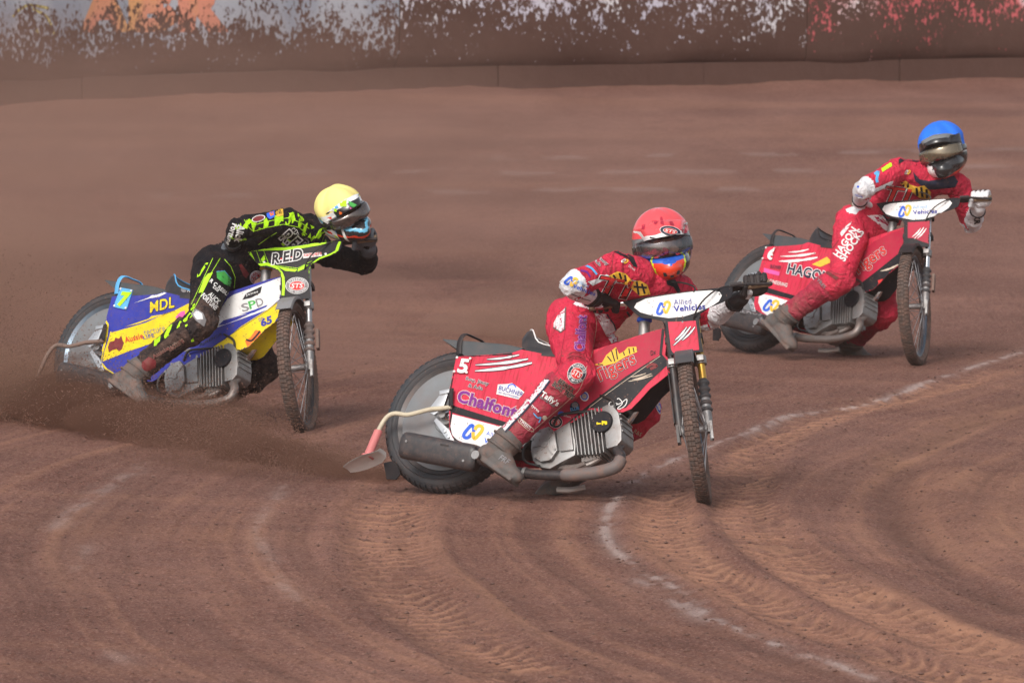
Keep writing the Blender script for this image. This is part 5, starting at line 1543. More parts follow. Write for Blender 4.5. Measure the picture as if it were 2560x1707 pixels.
LAYER = {}
def stamp(key, V2, F2, m, name='sticker', maxlen=4.5, lay=1):
    """lay a flat shape, given in photograph pixels, onto the surface of its thing."""
    o, tree, cnt = target(key)
    V2, F2 = subdiv2d(V2, F2, maxlen)
    if len(V2) == 0: return None
    cnt[0] += 1
    base = 0.0028 if key[1:] in ('body', 'boot') else 0.0012
    lf = base + 0.0009 * lay + 0.00001 * cnt[0]
    d = pray(V2)
    P = np.full((len(V2), 3), np.nan)
    for k in range(len(V2)):
        h = tree.ray_cast(Vector(CAM), Vector(d[k]), 100)
        if h[0] is not None: P[k] = np.array(h[0]) - d[k] * lf
    dep = (P - CAM) @ FW
    keep = []
    for q in F2:
        z = dep[q]
        if np.isnan(z).any() or z.max() - z.min() > 0.05: continue
        keep.append(q)
    if not keep: return None
    if name in ('badge', 'patch', 'print', 'yoke', 'emblem', 'vent', 'stripe', 'panel', 'band', 'letter'):
        par = {}
        def find(x):
            while par.setdefault(x, x) != x: x = par[x]
            return x
        for q in keep:
            for j in q[1:]: par[find(j)] = find(q[0])
        grp = {}
        for q in keep: grp.setdefault(find(q[0]), []).append(q)
        keep = max(grp.values(), key=len)
    used = sorted({i for q in keep for i in q}); mp = {a: b for b, a in enumerate(used)}
    mwi = np.array(o.matrix_world.inverted())
    L_ = P[used] @ mwi[:3, :3].T + mwi[:3, 3]
    parent = o
    if o.parent is not None and o.parent.parent is not None:     # never a fourth level
        parent = o.parent
        pm = np.array(parent.matrix_world.inverted()); L_ = P[used] @ pm[:3, :3].T + pm[:3, 3]
    # winding toward the camera is not needed: two-sided cloth and paint
    ob = link(name, L_, [[mp[i] for i in q] for q in keep], m, parent, None, True, 0)
    return ob

TXT = {}
def text_shape(s, offset=0.0, shear=0.0, space=1.0):
    k = (s, offset, shear, space)
    if k in TXT: return TXT[k]
    cu = bpy.data.curves.new('t', 'FONT'); cu.body = s; cu.resolution_u = 3; cu.offset = offset; cu.shear = shear; cu.space_character = space
    cu.align_x = 'CENTER'; cu.space_character = space * 1.06
    ob = bpy.data.objects.new('t', cu); COL.objects.link(ob)
    dg = bpy.context.evaluated_depsgraph_get(); me = ob.evaluated_get(dg).to_mesh()
    V = np.array([v.co[:2] for v in me.vertices]); Fc = [list(p.vertices) for p in me.polygons]
    ob.evaluated_get(dg).to_mesh_clear(); bpy.data.objects.remove(ob); bpy.data.curves.remove(cu)
    TXT[k] = (V, Fc); return TXT[k]

def T(key, s, c, w, h, ang, m, outline=None, shear=0.0, bold=0.012, name='lettering', lay=4):
    """outline: list of (material, extra offset) drawn underneath, widest first."""
    V0, _ = text_shape(s, 0.0, shear)
    lo, hi = V0.min(0), V0.max(0); mid = (lo + hi) / 2; ext = hi - lo
    a = rad(ang)
    if len(s) == 1: name = 'letter'
    for li, (mm, off) in enumerate((outline or []) + [(m, bold)]):
        V, Fc = text_shape(s, off, shear)
        if len(V) == 0: continue
        X = (V - mid) / ext * [w, h]
        px = np.column_stack([c[0] + X[:, 0] * math.cos(a) + X[:, 1] * math.sin(a) * 1.0, c[1] - X[:, 0] * math.sin(a) + -X[:, 1] * math.cos(a)])
        px = np.column_stack([c[0] + X[:, 0] * math.cos(a) - X[:, 1] * math.sin(a), c[1] - X[:, 0] * math.sin(a) - X[:, 1] * math.cos(a)])
        stamp(key, px, Fc, mm, name, lay=lay + li)

def G(key, pts, m, name='sticker', lay=None):
    if lay is None: lay = {'panel': 0, 'band': 0, 'stripe': 1, 'patch': 1}.get(name, 2)
    if name in ('panel', 'band', 'patch', 'badge'):      # later ones lie over earlier ones
        LAYER[key + name] = LAYER.get(key + name, 0) + 1; lay = lay + .35 * min(LAYER[key + name], 6)
    stamp(key, pts, [list(range(len(pts)))], m, name, lay=lay)
def EL(key, c, rx, ry, ang, m, name='badge', n=28, lay=None):
    a = rad(ang)
    pts = [(c[0] + rx * math.cos(t) * math.cos(a) + ry * math.sin(t) * math.sin(a), c[1] - rx * math.cos(t) * math.sin(a) + ry * math.sin(t) * math.cos(a)) for t in np.linspace(0, 2 * math.pi, n, endpoint=False)]
    G(key, pts, m, name if lay is None else 'disc', lay)
def ST(key, pts, w, m, name='stripe', closed=False, smooth=0, lay=2.6):
    if smooth: pts = [tuple(q[:2]) for q in catmull([np.array([a, b, 0.]) for a, b in pts], smooth)]
    P = np.array(pts, float); n = len(P); v = []; f = []
    for i in range(n):
        t = nrm(P[min(i + 1, n - 1)] - P[max(i - 1, 0)]); nn = np.array([-t[1], t[0]])
        ww = w[i] if isinstance(w, (list, tuple)) else w
        v += [P[i] + nn * ww / 2, P[i] - nn * ww / 2]
    for i in range(n - 1): f.append([2 * i, 2 * i + 2, 2 * i + 3, 2 * i + 1])
    stamp(key, v, f, m, name, lay=lay)
def SL(key, p0, p1, w, m, edge=None, seed=1):
    """jagged claw slash."""
    p0, p1 = np.array(p0, float), np.array(p1, float); t = nrm(p1 - p0); nn = np.array([-t[1], t[0]]); L = np.linalg.norm(p1 - p0)
    rnd = random.Random(seed); top = []; bot = []
    for k in range(11):
        s = k / 10; hw = w * (math.sin(math.pi * min(1, s * .85 + .04)) ** .8) * (.75 + .5 * rnd.random())
        b = p0 + t * L * s + nn * w * .5 * math.sin(s * 3)
        top.append(b + nn * hw / 2); bot.append(b - nn * hw / 2)
    for li, (mm, e) in enumerate((((edge, 1.6),) if edge else ()) + ((m, 0.0),)):
        G(key, [tuple(a + nn * e) for a in top] + [tuple(b - nn * e) for b in bot[::-1]], mm, 'claw_slash', lay=3 + li)
def ARC(key, s, c, rx, ry, a0, a1, h, m, rot=0.0, flip=False):
    n = len(s)
    for k, ch in enumerate(s):
        if ch == ' ': continue
        a = rad(a0 + (a1 - a0) * (k + .5) / n); r = rad(rot)
        x, y = rx * math.cos(a), ry * math.sin(a)
        px = (c[0] + x * math.cos(r) - y * math.sin(r), c[1] - x * math.sin(r) - y * math.cos(r))
        T(key, ch, px, h * (.35 if ch == 'I' else .72), h, math.degrees(a) + rot + (90 if flip else -90), m, bold=.015, lay=6)
def LOGO(key, o, s, ang=0.0, b=None, g=None, w=.24):
    """interlocked blue and gold loops; s = height in px."""
    a = rad(ang); X = lambda x, y: (o[0] + s * (x * math.cos(a) + y * math.sin(a)), o[1] + s * (-x * math.sin(a) + y * math.cos(a)))
    bl = [(-.10, .12), (-.14, .30), (-.34, .52), (-.58, .50), (-.62, .28), (-.40, -.18), (-.22, -.42), (-.06, -.30), (.02, .02)]
    go = [(-.02, .02), (.06, .36), (.20, .46), (.38, .20), (.58, -.20), (.54, -.44), (.30, -.50), (.12, -.34), (.10, -.14)]
    ST(key, [X(*q) for q in bl], w * s, b or M.pcobalt, 'logo', smooth=4); ST(key, [X(*q) for q in go], w * s, g or M.pgold, 'logo', smooth=4)
def STS(key, c, rx, ry, ang, ring=None, words=True):
    EL(key, c, rx, ry, ang, M.pwhite, lay=3); EL(key, c, rx * .95, ry * .95, ang, ring or M.pnavy, lay=4); EL(key, c, rx * .68, ry * .58, ang, M.pwhite, lay=5); EL(key, c, rx * .63, ry * .53, ang, M.psts, lay=6)
    T(key, 'STS', c, rx * 1.0, ry * .55, ang, M.pwhite, shear=.2, bold=.02, lay=7)
    if words:
        ARC(key, 'STAKEFORD', c, rx * .80, ry * .76, 155, 25, ry * .22, M.pwhite, ang); ARC(key, 'TYRE SERVICES', c, rx * .80, ry * .76, 200, 340, ry * .20, M.pwhite, ang, True)
M.pnavy = paint('navy', (0.015, 0.024, 0.05), .05); M.psts = paint('badge red', (.60, .03, .03), .04); M.pcream = paint('cream', (.55, .46, .36), .1)

def crop(ox, oy, s): return lambda x, y: (ox + s * x, oy + s * y)
A = crop(880, 500, .48485); c1 = crop(880, 840, .2551); c2 = crop(1180, 960, .1913); c3 = crop(1560, 700, .37003); c4 = crop(1380, 500, .2551); c5 = crop(1280, 700, .26786)
L0 = crop(560, 440, .1913); L1 = crop(240, 640, .26781); L3 = crop(40, 440, .4211)
Q5 = crop(1760, 280, .4211); Q6 = crop(2100, 280, .4211); Q7 = crop(2100, 290, .1913)
pp = lambda f, *pts: [f(*p) for p in pts]

# ---- red bike, number 5
k = '0flank'
G(k, pp(c5, (640, 730), (760, 690), (900, 610), (1200, 482), (1410, 408), (1376, 690), (1200, 815), (1060, 905), (900, 1020), (720, 1165), (560, 1300), (480, 1362), (300, 1420), (330, 1200), (420, 1000)), M.pcrim, 'panel')
G(k, pp(c5, (1398, 690), (1470, 775), (1250, 978), (1100, 1150), (1060, 1192), (960, 1196), (720, 1195), (560, 1312), (480, 1380), (470, 1366), (560, 1296), (720, 1160), (900, 1020), (1060, 900), (1200, 812)), M.pblack, 'panel')
ST(k, pp(c5, (1416, 404), (1402, 540), (1386, 700)), 6.5, M.pblack)
ST(k, pp(c5, (1384, 708), (1060, 935), (900, 1050), (720, 1190)), 1.2, M.pcream)
G(k, pp(c1, (985, 765), (1200, 820), (1440, 885)) + pp(c2, (430, 520), (700, 560), (850, 640), (760, 760), (560, 868), (300, 835)) + pp(c1, (1290, 1092), (1110, 1050), (995, 1000), (962, 900)), M.pwhite, 'panel')
G(k, pp(c1, (955, 665), (1040, 695), (1465, 828), (1700, 900), (1690, 940), (1440, 872), (1035, 765), (975, 745), (950, 720)), M.pblack)
ST(k, pp(c1, (1568, 172), (1300, 185), (1060, 196), (1022, 204), (1008, 250), (985, 400), (955, 560), (960, 660), (975, 760), (955, 880), (975, 975), (1040, 1035), (1170, 1070), (1300, 1098)), 4.2, M.pblack, 'edging')
for a, b, w_, sd in (((695, 821), (862, 797), 8, 3), ((636, 850), (908, 818), 10, 4), ((634, 881), (928, 838), 11, 5)):
    SL(k, A(*a), A(*b), w_ * .62, M.pwhite, M.pnavy, sd)
T(k, 'Roy, Jinny', A(646, 935), 58, 11, -14, M.pnavy, [(M.pwhite, .05)]); T(k, '& Ada', A(637, 962), 36, 9, -13, M.pnavy, [(M.pwhite, .05)])
G(k, pp(A, (752, 950), (800, 948), (825, 943), (850, 960), (889, 990), (858, 1027), (744, 1000)), M.pwhite); T(k, 'BUCHNER', A(820, 984), 62, 11, -16, M.pblue); T(k, 'ERD- UND STRASSENBAU', A(808, 1004), 52, 4.5, -15, M.pblue, bold=0)
ST(k, pp(A, (803, 966), (812, 953), (832, 950), (846, 966)), 3, M.pcobalt, smooth=4)
T(k, 'Chalfont', A(698, 1050), 150, 29, -16, M.ppurple, [(M.pwhite, .075), (M.pnavy, .055), (M.ppink, .035)], bold=.02)
LOGO(k, c1(1190, 935), 35, -12); T(k, 'Vehicles', c1(1420, 1050), 66, 12, -14, M.pcobalt, bold=.02); T(k, 'Allied', c1(1385, 965), 36, 11, -14, M.pcobalt, bold=-.005)
T(k, 'Tigers', c5(965, 828), 108, 40, 27, M.psts, [(M.pwhite, .050), (M.pblack, .034)], shear=.1, bold=.004)
T(k, 'Dx', c5(1315, 676), 15, 11, 20, M.pblack, shear=.4)
for a, b, sd in (((1120, 930), (1300, 872), 1), ((1085, 945), (1310, 890), 2), ((1100, 905), (1250, 868), 7)): SL(k, c5(*a), c5(*b), 3, M.pcream, None, sd)
ST(k, pp(c5, (1000, 1160), (930, 1135), (905, 1155), (925, 1175), (1010, 1150), (1070, 1110), (1060, 1165), (1010, 1200), (985, 1195), (1030, 1150), (1000, 1105), (980, 1110)), 2.0, M.pwhite, 'signature', smooth=4)
ST(k, pp(c5, (1255, 815), (1300, 785), (1350, 800), (1290, 830)), 7, M.pmaroon, 'emblem', smooth=3)
EL(k, c5(675, 1082), 11, 13, 20, M.pwhite); EL(k, c5(675, 1082), 8.5, 10, 20, M.pcobalt); EL(k, c5(675, 1084), 6, 6.5, 20, M.pcream)
EL(k, c5(587, 1190), 12.5, 16, 0, M.pnavy); EL(k, c5(587, 1165), 8, 7, 0, M.pgrey); T(k, 'ELLIE', c5(585, 1200), 22, 7, 12, M.psky)
EL(k, c5(458, 1246), 8, 6, 0, M.pcobalt); T(k, 'allon', c5(515, 1268), 18, 5, -14, M.pwhite, bold=0); STS(k, c5(408, 1325), 17, 15, 5, M.pblack, False)
T('0tile', '5', c1(1088, 292), 24, 33, -6, M.pwhite, [(M.pnavy, .05)], shear=.15, bold=.035)
# plate
k = '0plate'
G(k, pp(c3, (68, 185), (85, 155), (150, 125), (300, 100), (480, 76), (590, 70), (645, 80), (662, 105), (640, 145), (590, 178), (500, 217), (400, 248), (300, 257), (200, 243), (110, 218)), M.pwhite, 'panel')
LOGO(k, c3(268, 187), 27, 6); T(k, 'Allied', c3(395, 146), 44, 14, 5, M.pblue, bold=-.008); T(k, 'Vehicles', c3(442, 186), 78, 14, 5, M.pblue, bold=.025)
G(k, pp(c3, (296, 282), (400, 280), (484, 274), (500, 380), (508, 472), (420, 478), (332, 492), (318, 470)), M.pred, 'panel')
for a, b, sd in (((343, 408), (422, 318), 1), ((334, 441), (450, 313), 2), ((392, 408), (478, 316), 3)): SL(k, c3(*a), c3(*b), 4.2, M.pwhite, M.pnavy, sd)
for a in ((190, 235), (645, 95), (395, 283)): EL(k, c3(*a), 2.4, 2.4, 0, M.pgrey, 'screw')
k = '0badge'
G(k, pp(c2, (1625, 500), (1640, 495), (1650, 505), (1690, 508), (1690, 520), (1650, 525), (1630, 530)), M.pyel); G(k, pp(c2, (1695, 478), (1765, 485), (1765, 525), (1735, 530), (1735, 510), (1715, 510), (1715, 535), (1695, 530)), M.pyel)
# rider
k = '0body'
T(k, 'Chalfont', c5(640, 495), 88, 24, 86, M.ppurple, [(M.psky, .06), (M.ppink, .04)], bold=.015)
STS(k, c5(605, 870), 23, 26.5, -28)
T(k, 'BERWICK', c5(508, 985), 46, 12, -36, M.pblack, [(M.pcream, .055)], bold=.03); T(k, 'BOAT TRIPS', c5(480, 1032), 62, 12, -36, M.pblack, [(M.pcream, .055)], bold=.03)
T(k, "Taffy's", c5(352, 1112), 50, 18, -33, M.pwhite, bold=.03); T(k, 'MOTORCYCLES', c5(330, 1135), 44, 5, -33, M.pgrey, [(M.pblack, .06)])
T(k, 'tyres', c5(215, 1200), 24, 7, -42, M.pwhite); ST(k, pp(c5, (200, 1240), (240, 1285), (270, 1280), (250, 1330)), 3, M.psky, smooth=3); EL(k, c5(305, 1285), 6, 6, 0, M.pcream)
ST(k, pp(c5, (55, 1290), (75, 1285), (200, 1390), (205, 1415), (150, 1400), (60, 1320), (55, 1290)), 1.6, M.pcream); T(k, 'TWEEDS', c5(125, 1345), 34, 7.5, -38, M.pwhite)
G(k, pp(c5, (300, 925), (345, 925), (350, 945), (290, 1020), (200, 1120), (100, 1235), (0, 1335), (-90, 1440), (-130, 1410), (-50, 1270), (80, 1120), (200, 1015)), M.hatch, 'stripe')
ST(k, pp(c5, (352, 940), (290, 1025), (200, 1126), (100, 1242), (0, 1344), (-100, 1455)), 4.5, M.pnavy); ST(k, pp(c5, (345, 922), (292, 928), (195, 1012), (75, 1118), (-55, 1268)), 2.0, M.pnavy)
G(k, pp(c5, (388, 400), (425, 330), (500, 255), (497, 350), (490, 450), (455, 483), (388, 440)), M.hatch, 'patch'); ST(k, pp(c5, (500, 250), (495, 350), (490, 455), (455, 487), (384, 442)), 3.4, M.boot)
G(k, pp(c5, (770, 310), (880, 318), (950, 420), (1000, 560), (930, 590), (880, 520), (830, 420)), M.hatch, 'patch'); ST(k, pp(c5, (885, 318), (955, 420), (1003, 570)), 3.5, M.pnavy)
G(k, pp(c5, (560, 215), (590, 202), (740, 240), (790, 300), (700, 265), (600, 240)), M.hatch, 'patch')
ST(k, pp(c5, (520, 700), (560, 670), (640, 680), (720, 730)), 2.0, M.dred, 'seam', smooth=3); ST(k, pp(c5, (510, 730), (560, 705), (640, 715), (715, 765)), 2.0, M.dred, 'seam', smooth=3)
G(k, pp(c4, (350, 800), (450, 770), (535, 728), (562, 742), (500, 790), (400, 842)), M.wcloth, 'stripe')
LOGO(k, c4(190, 795), 22, -24); T(k, 'Vehicles', c4(315, 880), 60, 10, -21, M.pcobalt, bold=.02); T(k, 'Allied', c4(300, 818), 34, 8, -24, M.psky, bold=-.01)
ST(k, pp(c4, (190, 920), (290, 965), (380, 990)), 1.6, M.pblack, 'zip')
T(k, 'Jinny', c4(500, 598), 30, 10, -38, M.pnavy, [(M.pwhite, .05)]); T(k, 'Ada', c4(448, 612), 20, 8, -38, M.pnavy, [(M.pwhite, .05)])
ST(k, pp(c4, (330, 640), (390, 670), (440, 730)), 5, M.psky, smooth=3); ST(k, pp(c4, (280, 690), (340, 705), (375, 755)), 5, M.ppurple, smooth=3)
T(k, 'TI', c4(625, 860), 82, 44, -10, M.psts, [(M.pwhite, .060), (M.pblack, .042)], shear=.2, bold=.01)
LOGO(k, c4(715, 598), 11, -30, M.pwhite, M.pgold); T(k, 'Direct', c4(785, 665), 19, 6, -35, M.pwhite, bold=0)
ST(k, pp(c4, (735, 1095), (780, 1170), (850, 1240), (865, 1300)), 5, M.pnavy); ST(k, pp(c4, (780, 1120), (850, 1200), (920, 1190)), 4, M.pgrey)
STS('0peak', c4(1160, 305), 27, 12.5, -10, M.pnavy, False)
T('0boot', 'FRF', c2(425, 985), 28, 14, -32, M.pgrey, shear=.2)

# ---- blue and yellow bike, number 7
k = '1flank'
G(k, pp(L1, (135, 705), (300, 650), (490, 585), (520, 560), (620, 545), (600, 575), (740, 505), (870, 440), (1000, 400), (1100, 520), (900, 640), (700, 740), (560, 800), (300, 890), (60, 985), (75, 900), (110, 800)), M.pyel, 'band')
G(k, pp(L1, (150, 690), (290, 655), (275, 665), (400, 630), (620, 548), (470, 620), (300, 670), (140, 715)), M.pblue, 'band')
G(k, pp(L1, (1230, 395), (1310, 345), (1500, 280), (1725, 195), (1738, 300), (1742, 378), (1600, 500), (1350, 590), (1150, 660), (1080, 690), (1120, 560)), M.pwhite, 'band')
G(k, pp(L1, (1765, 375), (1745, 470), (1700, 560), (1625, 690), (1560, 830), (1410, 900), (1290, 880), (1060, 912), (1085, 850), (1200, 780), (1350, 660), (1600, 500)), M.pyel, 'band')
G(k, pp(L1, (1350, 545), (1480, 500), (1600, 455), (1590, 475), (1470, 530)), M.pblue); G(k, pp(L1, (1190, 600), (1330, 560), (1480, 520), (1330, 590), (1200, 640), (1140, 650)), M.pblue)
ST(k, pp(L1, (1290, 350), (1500, 272), (1735, 185)), 4, M.pblue); ST(k, pp(L1, (1745, 395), (1600, 510), (1350, 670), (1085, 852)), 1.2, M.pblack)
ST(k, pp(L1, (640, 285), (560, 315), (450, 300), (300, 285), (130, 270), (95, 290), (88, 420), (88, 600), (110, 640), (100, 740), (60, 900), (42, 990), (100, 1060), (170, 1105)), 5.2, M.pyel, 'edging')
G(k, pp(L1, (352, 440), (480, 392), (560, 345), (640, 310), (700, 325), (590, 380), (500, 395)), M.pwhite, 'slash')
T(k, 'MDL', L1(608, 455), 62, 25, 13, M.pyel, [(M.pnavy, .05)], shear=.3, bold=.02)
T(k, 'Aussie', L1(352, 762), 46, 14, 14, M.psts, bold=.02); T(k, 'tecture', L1(545, 698), 54, 14, 13, M.pgrey, bold=.0); T(k, 'LIFE', L1(492, 752), 28, 8, 12, M.pblue)
G(k, pp(L1, (130, 800), (170, 790), (180, 760), (215, 770), (235, 740), (250, 790), (262, 810), (240, 870), (215, 890), (190, 865), (150, 880), (120, 900), (110, 850)), M.pmaroon, 'emblem')
G(k, pp(L1, (120, 345), (160, 325), (205, 345), (190, 375), (150, 380)), M.ppink, 'emblem'); G(k, pp(L1, (740, 570), (790, 520), (830, 510), (830, 560), (770, 600)), M.ppink, 'emblem')
G(k, pp(L1, (1365, 410), (1400, 350), (1550, 280), (1535, 345), (1450, 390)), M.pblack, 'badge'); T(k, 'Jones', L1(1455, 350), 32, 7, 17, M.pwhite)
for ch, x, y, m_ in (('S', 1392, 478, M.pgrey), ('P', 1460, 452, M.pgreen), ('D', 1528, 430, M.pgrey)): T(k, ch, L1(x, y), 17, 19, 16, m_, bold=.02)
T(k, 'RJRDCA', L1(1068, 782), 62, 8, 27, M.pnavy, shear=.3); T(k, '65', L1(1590, 608), 28, 17, 20, M.pblue, shear=.2, bold=.05); T(k, 'DS', L1(1540, 590), 12, 8, 20, M.pblue)
G(k, pp(L1, (1390, 790), (1440, 760), (1490, 690), (1540, 700), (1540, 750), (1480, 850), (1420, 870)), M.porange, 'emblem'); ST(k, pp(L1, (1400, 780), (1450, 790), (1500, 740), (1530, 700)), 5, M.pblack, smooth=3); ST(k, pp(L1, (1430, 850), (1480, 800), (1535, 745)), 4, M.pblack, smooth=3)
T(k, 'T', L1(865, 905), 16, 20, 25, M.pgrey)
T('1tile', '7', L1(262, 402), 25, 32, -6, M.pneon, shear=.35, bold=.06)
T('1seat', 'K', L1(870, 325), 9, 6, -8, M.pwhite); EL('1seat', L1(820, 312), 7, 7.5, 0, M.pgrey)
k = '1plate'
mrg = pp(L0, (318, 968), (560, 955), (790, 952), (1000, 930), (1250, 885), (1440, 835), (1535, 805), (1490, 920), (1470, 985), (1400, 1030), (1250, 1085), (1160, 1150), (1125, 1230), (1130, 1330), (1150, 1450), (1165, 1560))
ST(k, mrg, 7, M.pneon, 'edging'); ST(k, pp(L0, (318, 968), (360, 1050), (400, 1140), (440, 1165), (560, 1150), (680, 1190), (745, 1260), (775, 1330), (780, 1450), (770, 1560)), 7, M.pneon, 'edging')
G(k, pp(L0, (690, 1180), (900, 1215), (960, 1220), (930, 1250), (800, 1240)), M.pneon); G(k, pp(L0, (970, 1210), (1060, 1160), (1110, 1160), (1040, 1215), (960, 1250)), M.pneon); G(k, pp(L0, (480, 1090), (525, 1030), (540, 1090), (500, 1130)), M.pneon)
for a in (((420, 970), (480, 1135)), ((515, 970), (585, 1150)), ((690, 1170), (960, 1205)), ((960, 1205), (1150, 1110))): ST(k, pp(L0, *a), 1.0, M.pneon, 'stitching')
T(k, 'R.E.D', L0(820, 1052), 78, 24, 10, M.pblack, [(M.pwhite, .10)], shear=.3, bold=.035); G(k, pp(L0, (1030, 1015), (1270, 995), (1282, 1045), (1035, 1078)), M.pwhite, 'badge'); T(k, 'campers', L0(1160, 1032), 44, 9, 6, M.psts)
for x, y in ((750, 1085), (885, 1070)): EL(k, L0(x, y), 3, 3, 0, M.psts, 'dot')
STS(k, L0(955, 1432), 29, 21, 2, M.pgrey); EL(k, L0(525, 1128), 3, 3, 0, M.wplas, 'screw'); EL(k, L0(1328, 1020), 3, 3, 0, M.wplas, 'screw')
k = '1body'
G(k, pp(L1, (1045, 165), (1092, 152), (1065, 205), (1000, 335), (955, 345), (1010, 205)), M.neon, 'stripe')
for a in (((1160, 20), (1080, 150), (1000, 330), (900, 520)), ((1090, 20), (1040, 130), (960, 300), (890, 450)), ((1200, 30), (1260, 100), (1300, 200), (1290, 300))): ST(k, pp(L1, *a), 1.2, M.neon, 'stitching')
G(k, pp(L1, (945, 170), (1000, 90), (1080, 20), (1010, 120), (960, 200), (940, 240)), M.shards, 'stripe')
G(k, pp(L1, (880, 470), (925, 440), (900, 560), (800, 640), (700, 720), (580, 830), (540, 840), (545, 770), (680, 650), (800, 590)), M.shards, 'stripe'); ST(k, pp(L1, (840, 640), (880, 720), (905, 800)), 7, M.shards)
G(k, pp(L1, (1125, 145), (1200, 138), (1265, 215), (1292, 300), (1200, 262), (1130, 205)), M.pgreen, 'badge'); ST(k, pp(L1, (1125, 145), (1200, 138), (1265, 215), (1292, 300), (1200, 262), (1130, 205), (1125, 145)), 1.5, M.psky)
T(k, 'R C REBU', L1(1150, 292), 56, 9, -40, M.pwhite, bold=.03); T(k, 'Ltd', L1(1122, 302), 16, 8, -40, M.pwhite, bold=.03)
T(k, 'ALICK', L1(1105, 392), 34, 12, -44, M.pwhite, bold=.03); T(k, 'FORTUNE', L1(1060, 425), 50, 12, -44, M.pwhite, bold=.03)
G(k, pp(L1, (885, 535), (930, 490), (1000, 530), (1030, 600), (1010, 660), (930, 600)), M.pgrey, 'patch'); G(k, pp(L1, (905, 540), (940, 505), (990, 540), (1000, 590), (940, 590)), M.pwhite, 'patch')
T(k, 'Aussie', L1(600, 900), 44, 10, 32, M.pmaroon, [(M.pcream, .03)]); T(k, 'tecture', L1(745, 830), 44, 12, 33, M.pmaroon, [(M.pcream, .04)]); G(k, pp(L1, (420, 1060), (430, 990), (490, 940), (560, 970), (560, 1040), (480, 1075)), M.pmaroon, 'emblem')
G(k, pp(L0, (365, 650), (560, 600), (830, 555), (1010, 620), (1110, 700), (1085, 760), (980, 665), (780, 625), (540, 672), (380, 720)), M.shards, 'stripe')
for a in (((370, 650), (560, 595), (830, 548), (1010, 612), (1115, 690)), ((380, 728), (540, 678), (780, 632), (980, 672), (1085, 768)), ((265, 570), (330, 680), (390, 730)), ((690, 740), (560, 820), (450, 900))): ST(k, pp(L0, *a), 1.4, M.neon, 'stitching')
T(k, 'Alick', L0(205, 755), 42, 17, -104, M.pwhite, bold=.04); T(k, 'Fortune', L0(95, 770), 56, 15, -112, M.pwhite, bold=.04)
G(k, pp(L0, (690, 430), (770, 430), (775, 515), (690, 530), (675, 480)), M.pgold, 'badge'); T(k, 'NVMW', L0(725, 478), 15, 10, 0, M.pblack); G(k, pp(L0, (555, 490), (660, 450), (665, 530), (600, 565), (565, 540)), M.pcobalt, 'badge'); G(k, pp(L0, (590, 480), (650, 462), (655, 505), (610, 525)), M.porange, 'badge')
EL(k, L0(450, 555), 17, 8, 15, M.pwhite); EL(k, L0(450, 555), 15, 6.5, 15, M.pmaroon)
T(k, 'CD', L0(920, 722), 17, 13, -38, M.pwhite, bold=0); T(k, 'Direct', L0(985, 800), 24, 6, -62, M.pwhite, bold=0); T(k, 'R.E.D', L0(930, 880), 74, 30, -40, M.pblack, [(M.pwhite, .10)], shear=.2, bold=.03)
G(k, pp(L0, (195, 1160), (230, 1150), (330, 1280), (290, 1340), (250, 1300)), M.pmaroon, 'emblem'); EL(k, L0(430, 1330), 18, 18, 0, M.pwhite); EL(k, L0(430, 1335), 15, 15, 0, M.psts)
k = '1helmet'
EL(k, L0(1195, 655), 8, 21, 12, M.pwhite); T(k, 'Arai', L0(1195, 655), 30, 8, -76, M.pblack)

# ---- red bike under the blue helmet
k = '2flank'
G(k, pp(Q5, (330, 1078), (400, 1090), (470, 1112), (650, 1160), (600, 1230), (540, 1262), (420, 1240), (345, 1185), (322, 1130)), M.pwhite, 'panel')
G(k, pp(Q5, (335, 1030), (470, 1070), (640, 1120), (640, 1140), (460, 1096), (335, 1062)), M.pblack)
for a, b, w_, sd in (((500, 832), (622, 814), 9, 3), ((452, 857), (662, 836), 11, 4), ((444, 886), (674, 862), 13, 5)): SL(k, Q5(*a), Q5(*b), w_ * .5, M.pwhite, None, sd)
T(k, 'HAGON', Q5(622, 955), 106, 24, -13, M.pnavy, [(M.pwhite, .08)], bold=.03); G(k, pp(Q5, (640, 905), (730, 860), (760, 890), (690, 920)), M.pgold, 'emblem')
T(k, 'ENGINEERING', Q5(428, 1012), 58, 9, -14, M.pwhite); T(k, 'BUCHNER', Q5(425, 920), 26, 9, -8, M.pnavy); G(k, pp(Q5, (355, 925), (450, 950), (445, 972), (355, 950)), M.ppink)
LOGO(k, Q5(400, 1148), 27, -12)
G(k, pp(Q6, (0, 1000), (60, 900), (200, 770), (300, 720), (385, 690), (375, 815), (200, 960), (0, 1115)), M.pcrim, 'panel')
G(k, pp(Q6, (380, 815), (388, 860), (330, 960), (240, 1050), (205, 1072), (60, 1075), (0, 1122), (0, 1110), (200, 958)), M.pblack, 'panel')
T(k, 'Tigers', Q6(175, 885), 95, 36, 37, M.psts, [(M.pwhite, .050), (M.pblack, .034)], shear=.1); SL(k, Q6(240, 945), Q6(345, 905), 5, M.pcream, None, 3); G(k, pp(Q6, (225, 1000), (255, 990), (262, 1030), (235, 1040)), M.psts, 'emblem')
T('2tile', '6', Q5(402, 845), 18, 26, -6, M.pwhite, bold=.04)
T('2silencer', 'REMUS', Q5(270, 1185), 60, 10, -10, M.pgrey)
k = '2plate'
G(k, pp(Q7, (552, 1222), (580, 1170), (660, 1145), (800, 1132), (1000, 1120), (1200, 1100), (1350, 1088), (1430, 1100), (1465, 1140), (1420, 1200), (1330, 1262), (1250, 1302), (1100, 1350), (950, 1358), (800, 1330), (680, 1310), (600, 1280)), M.pwhite, 'panel')
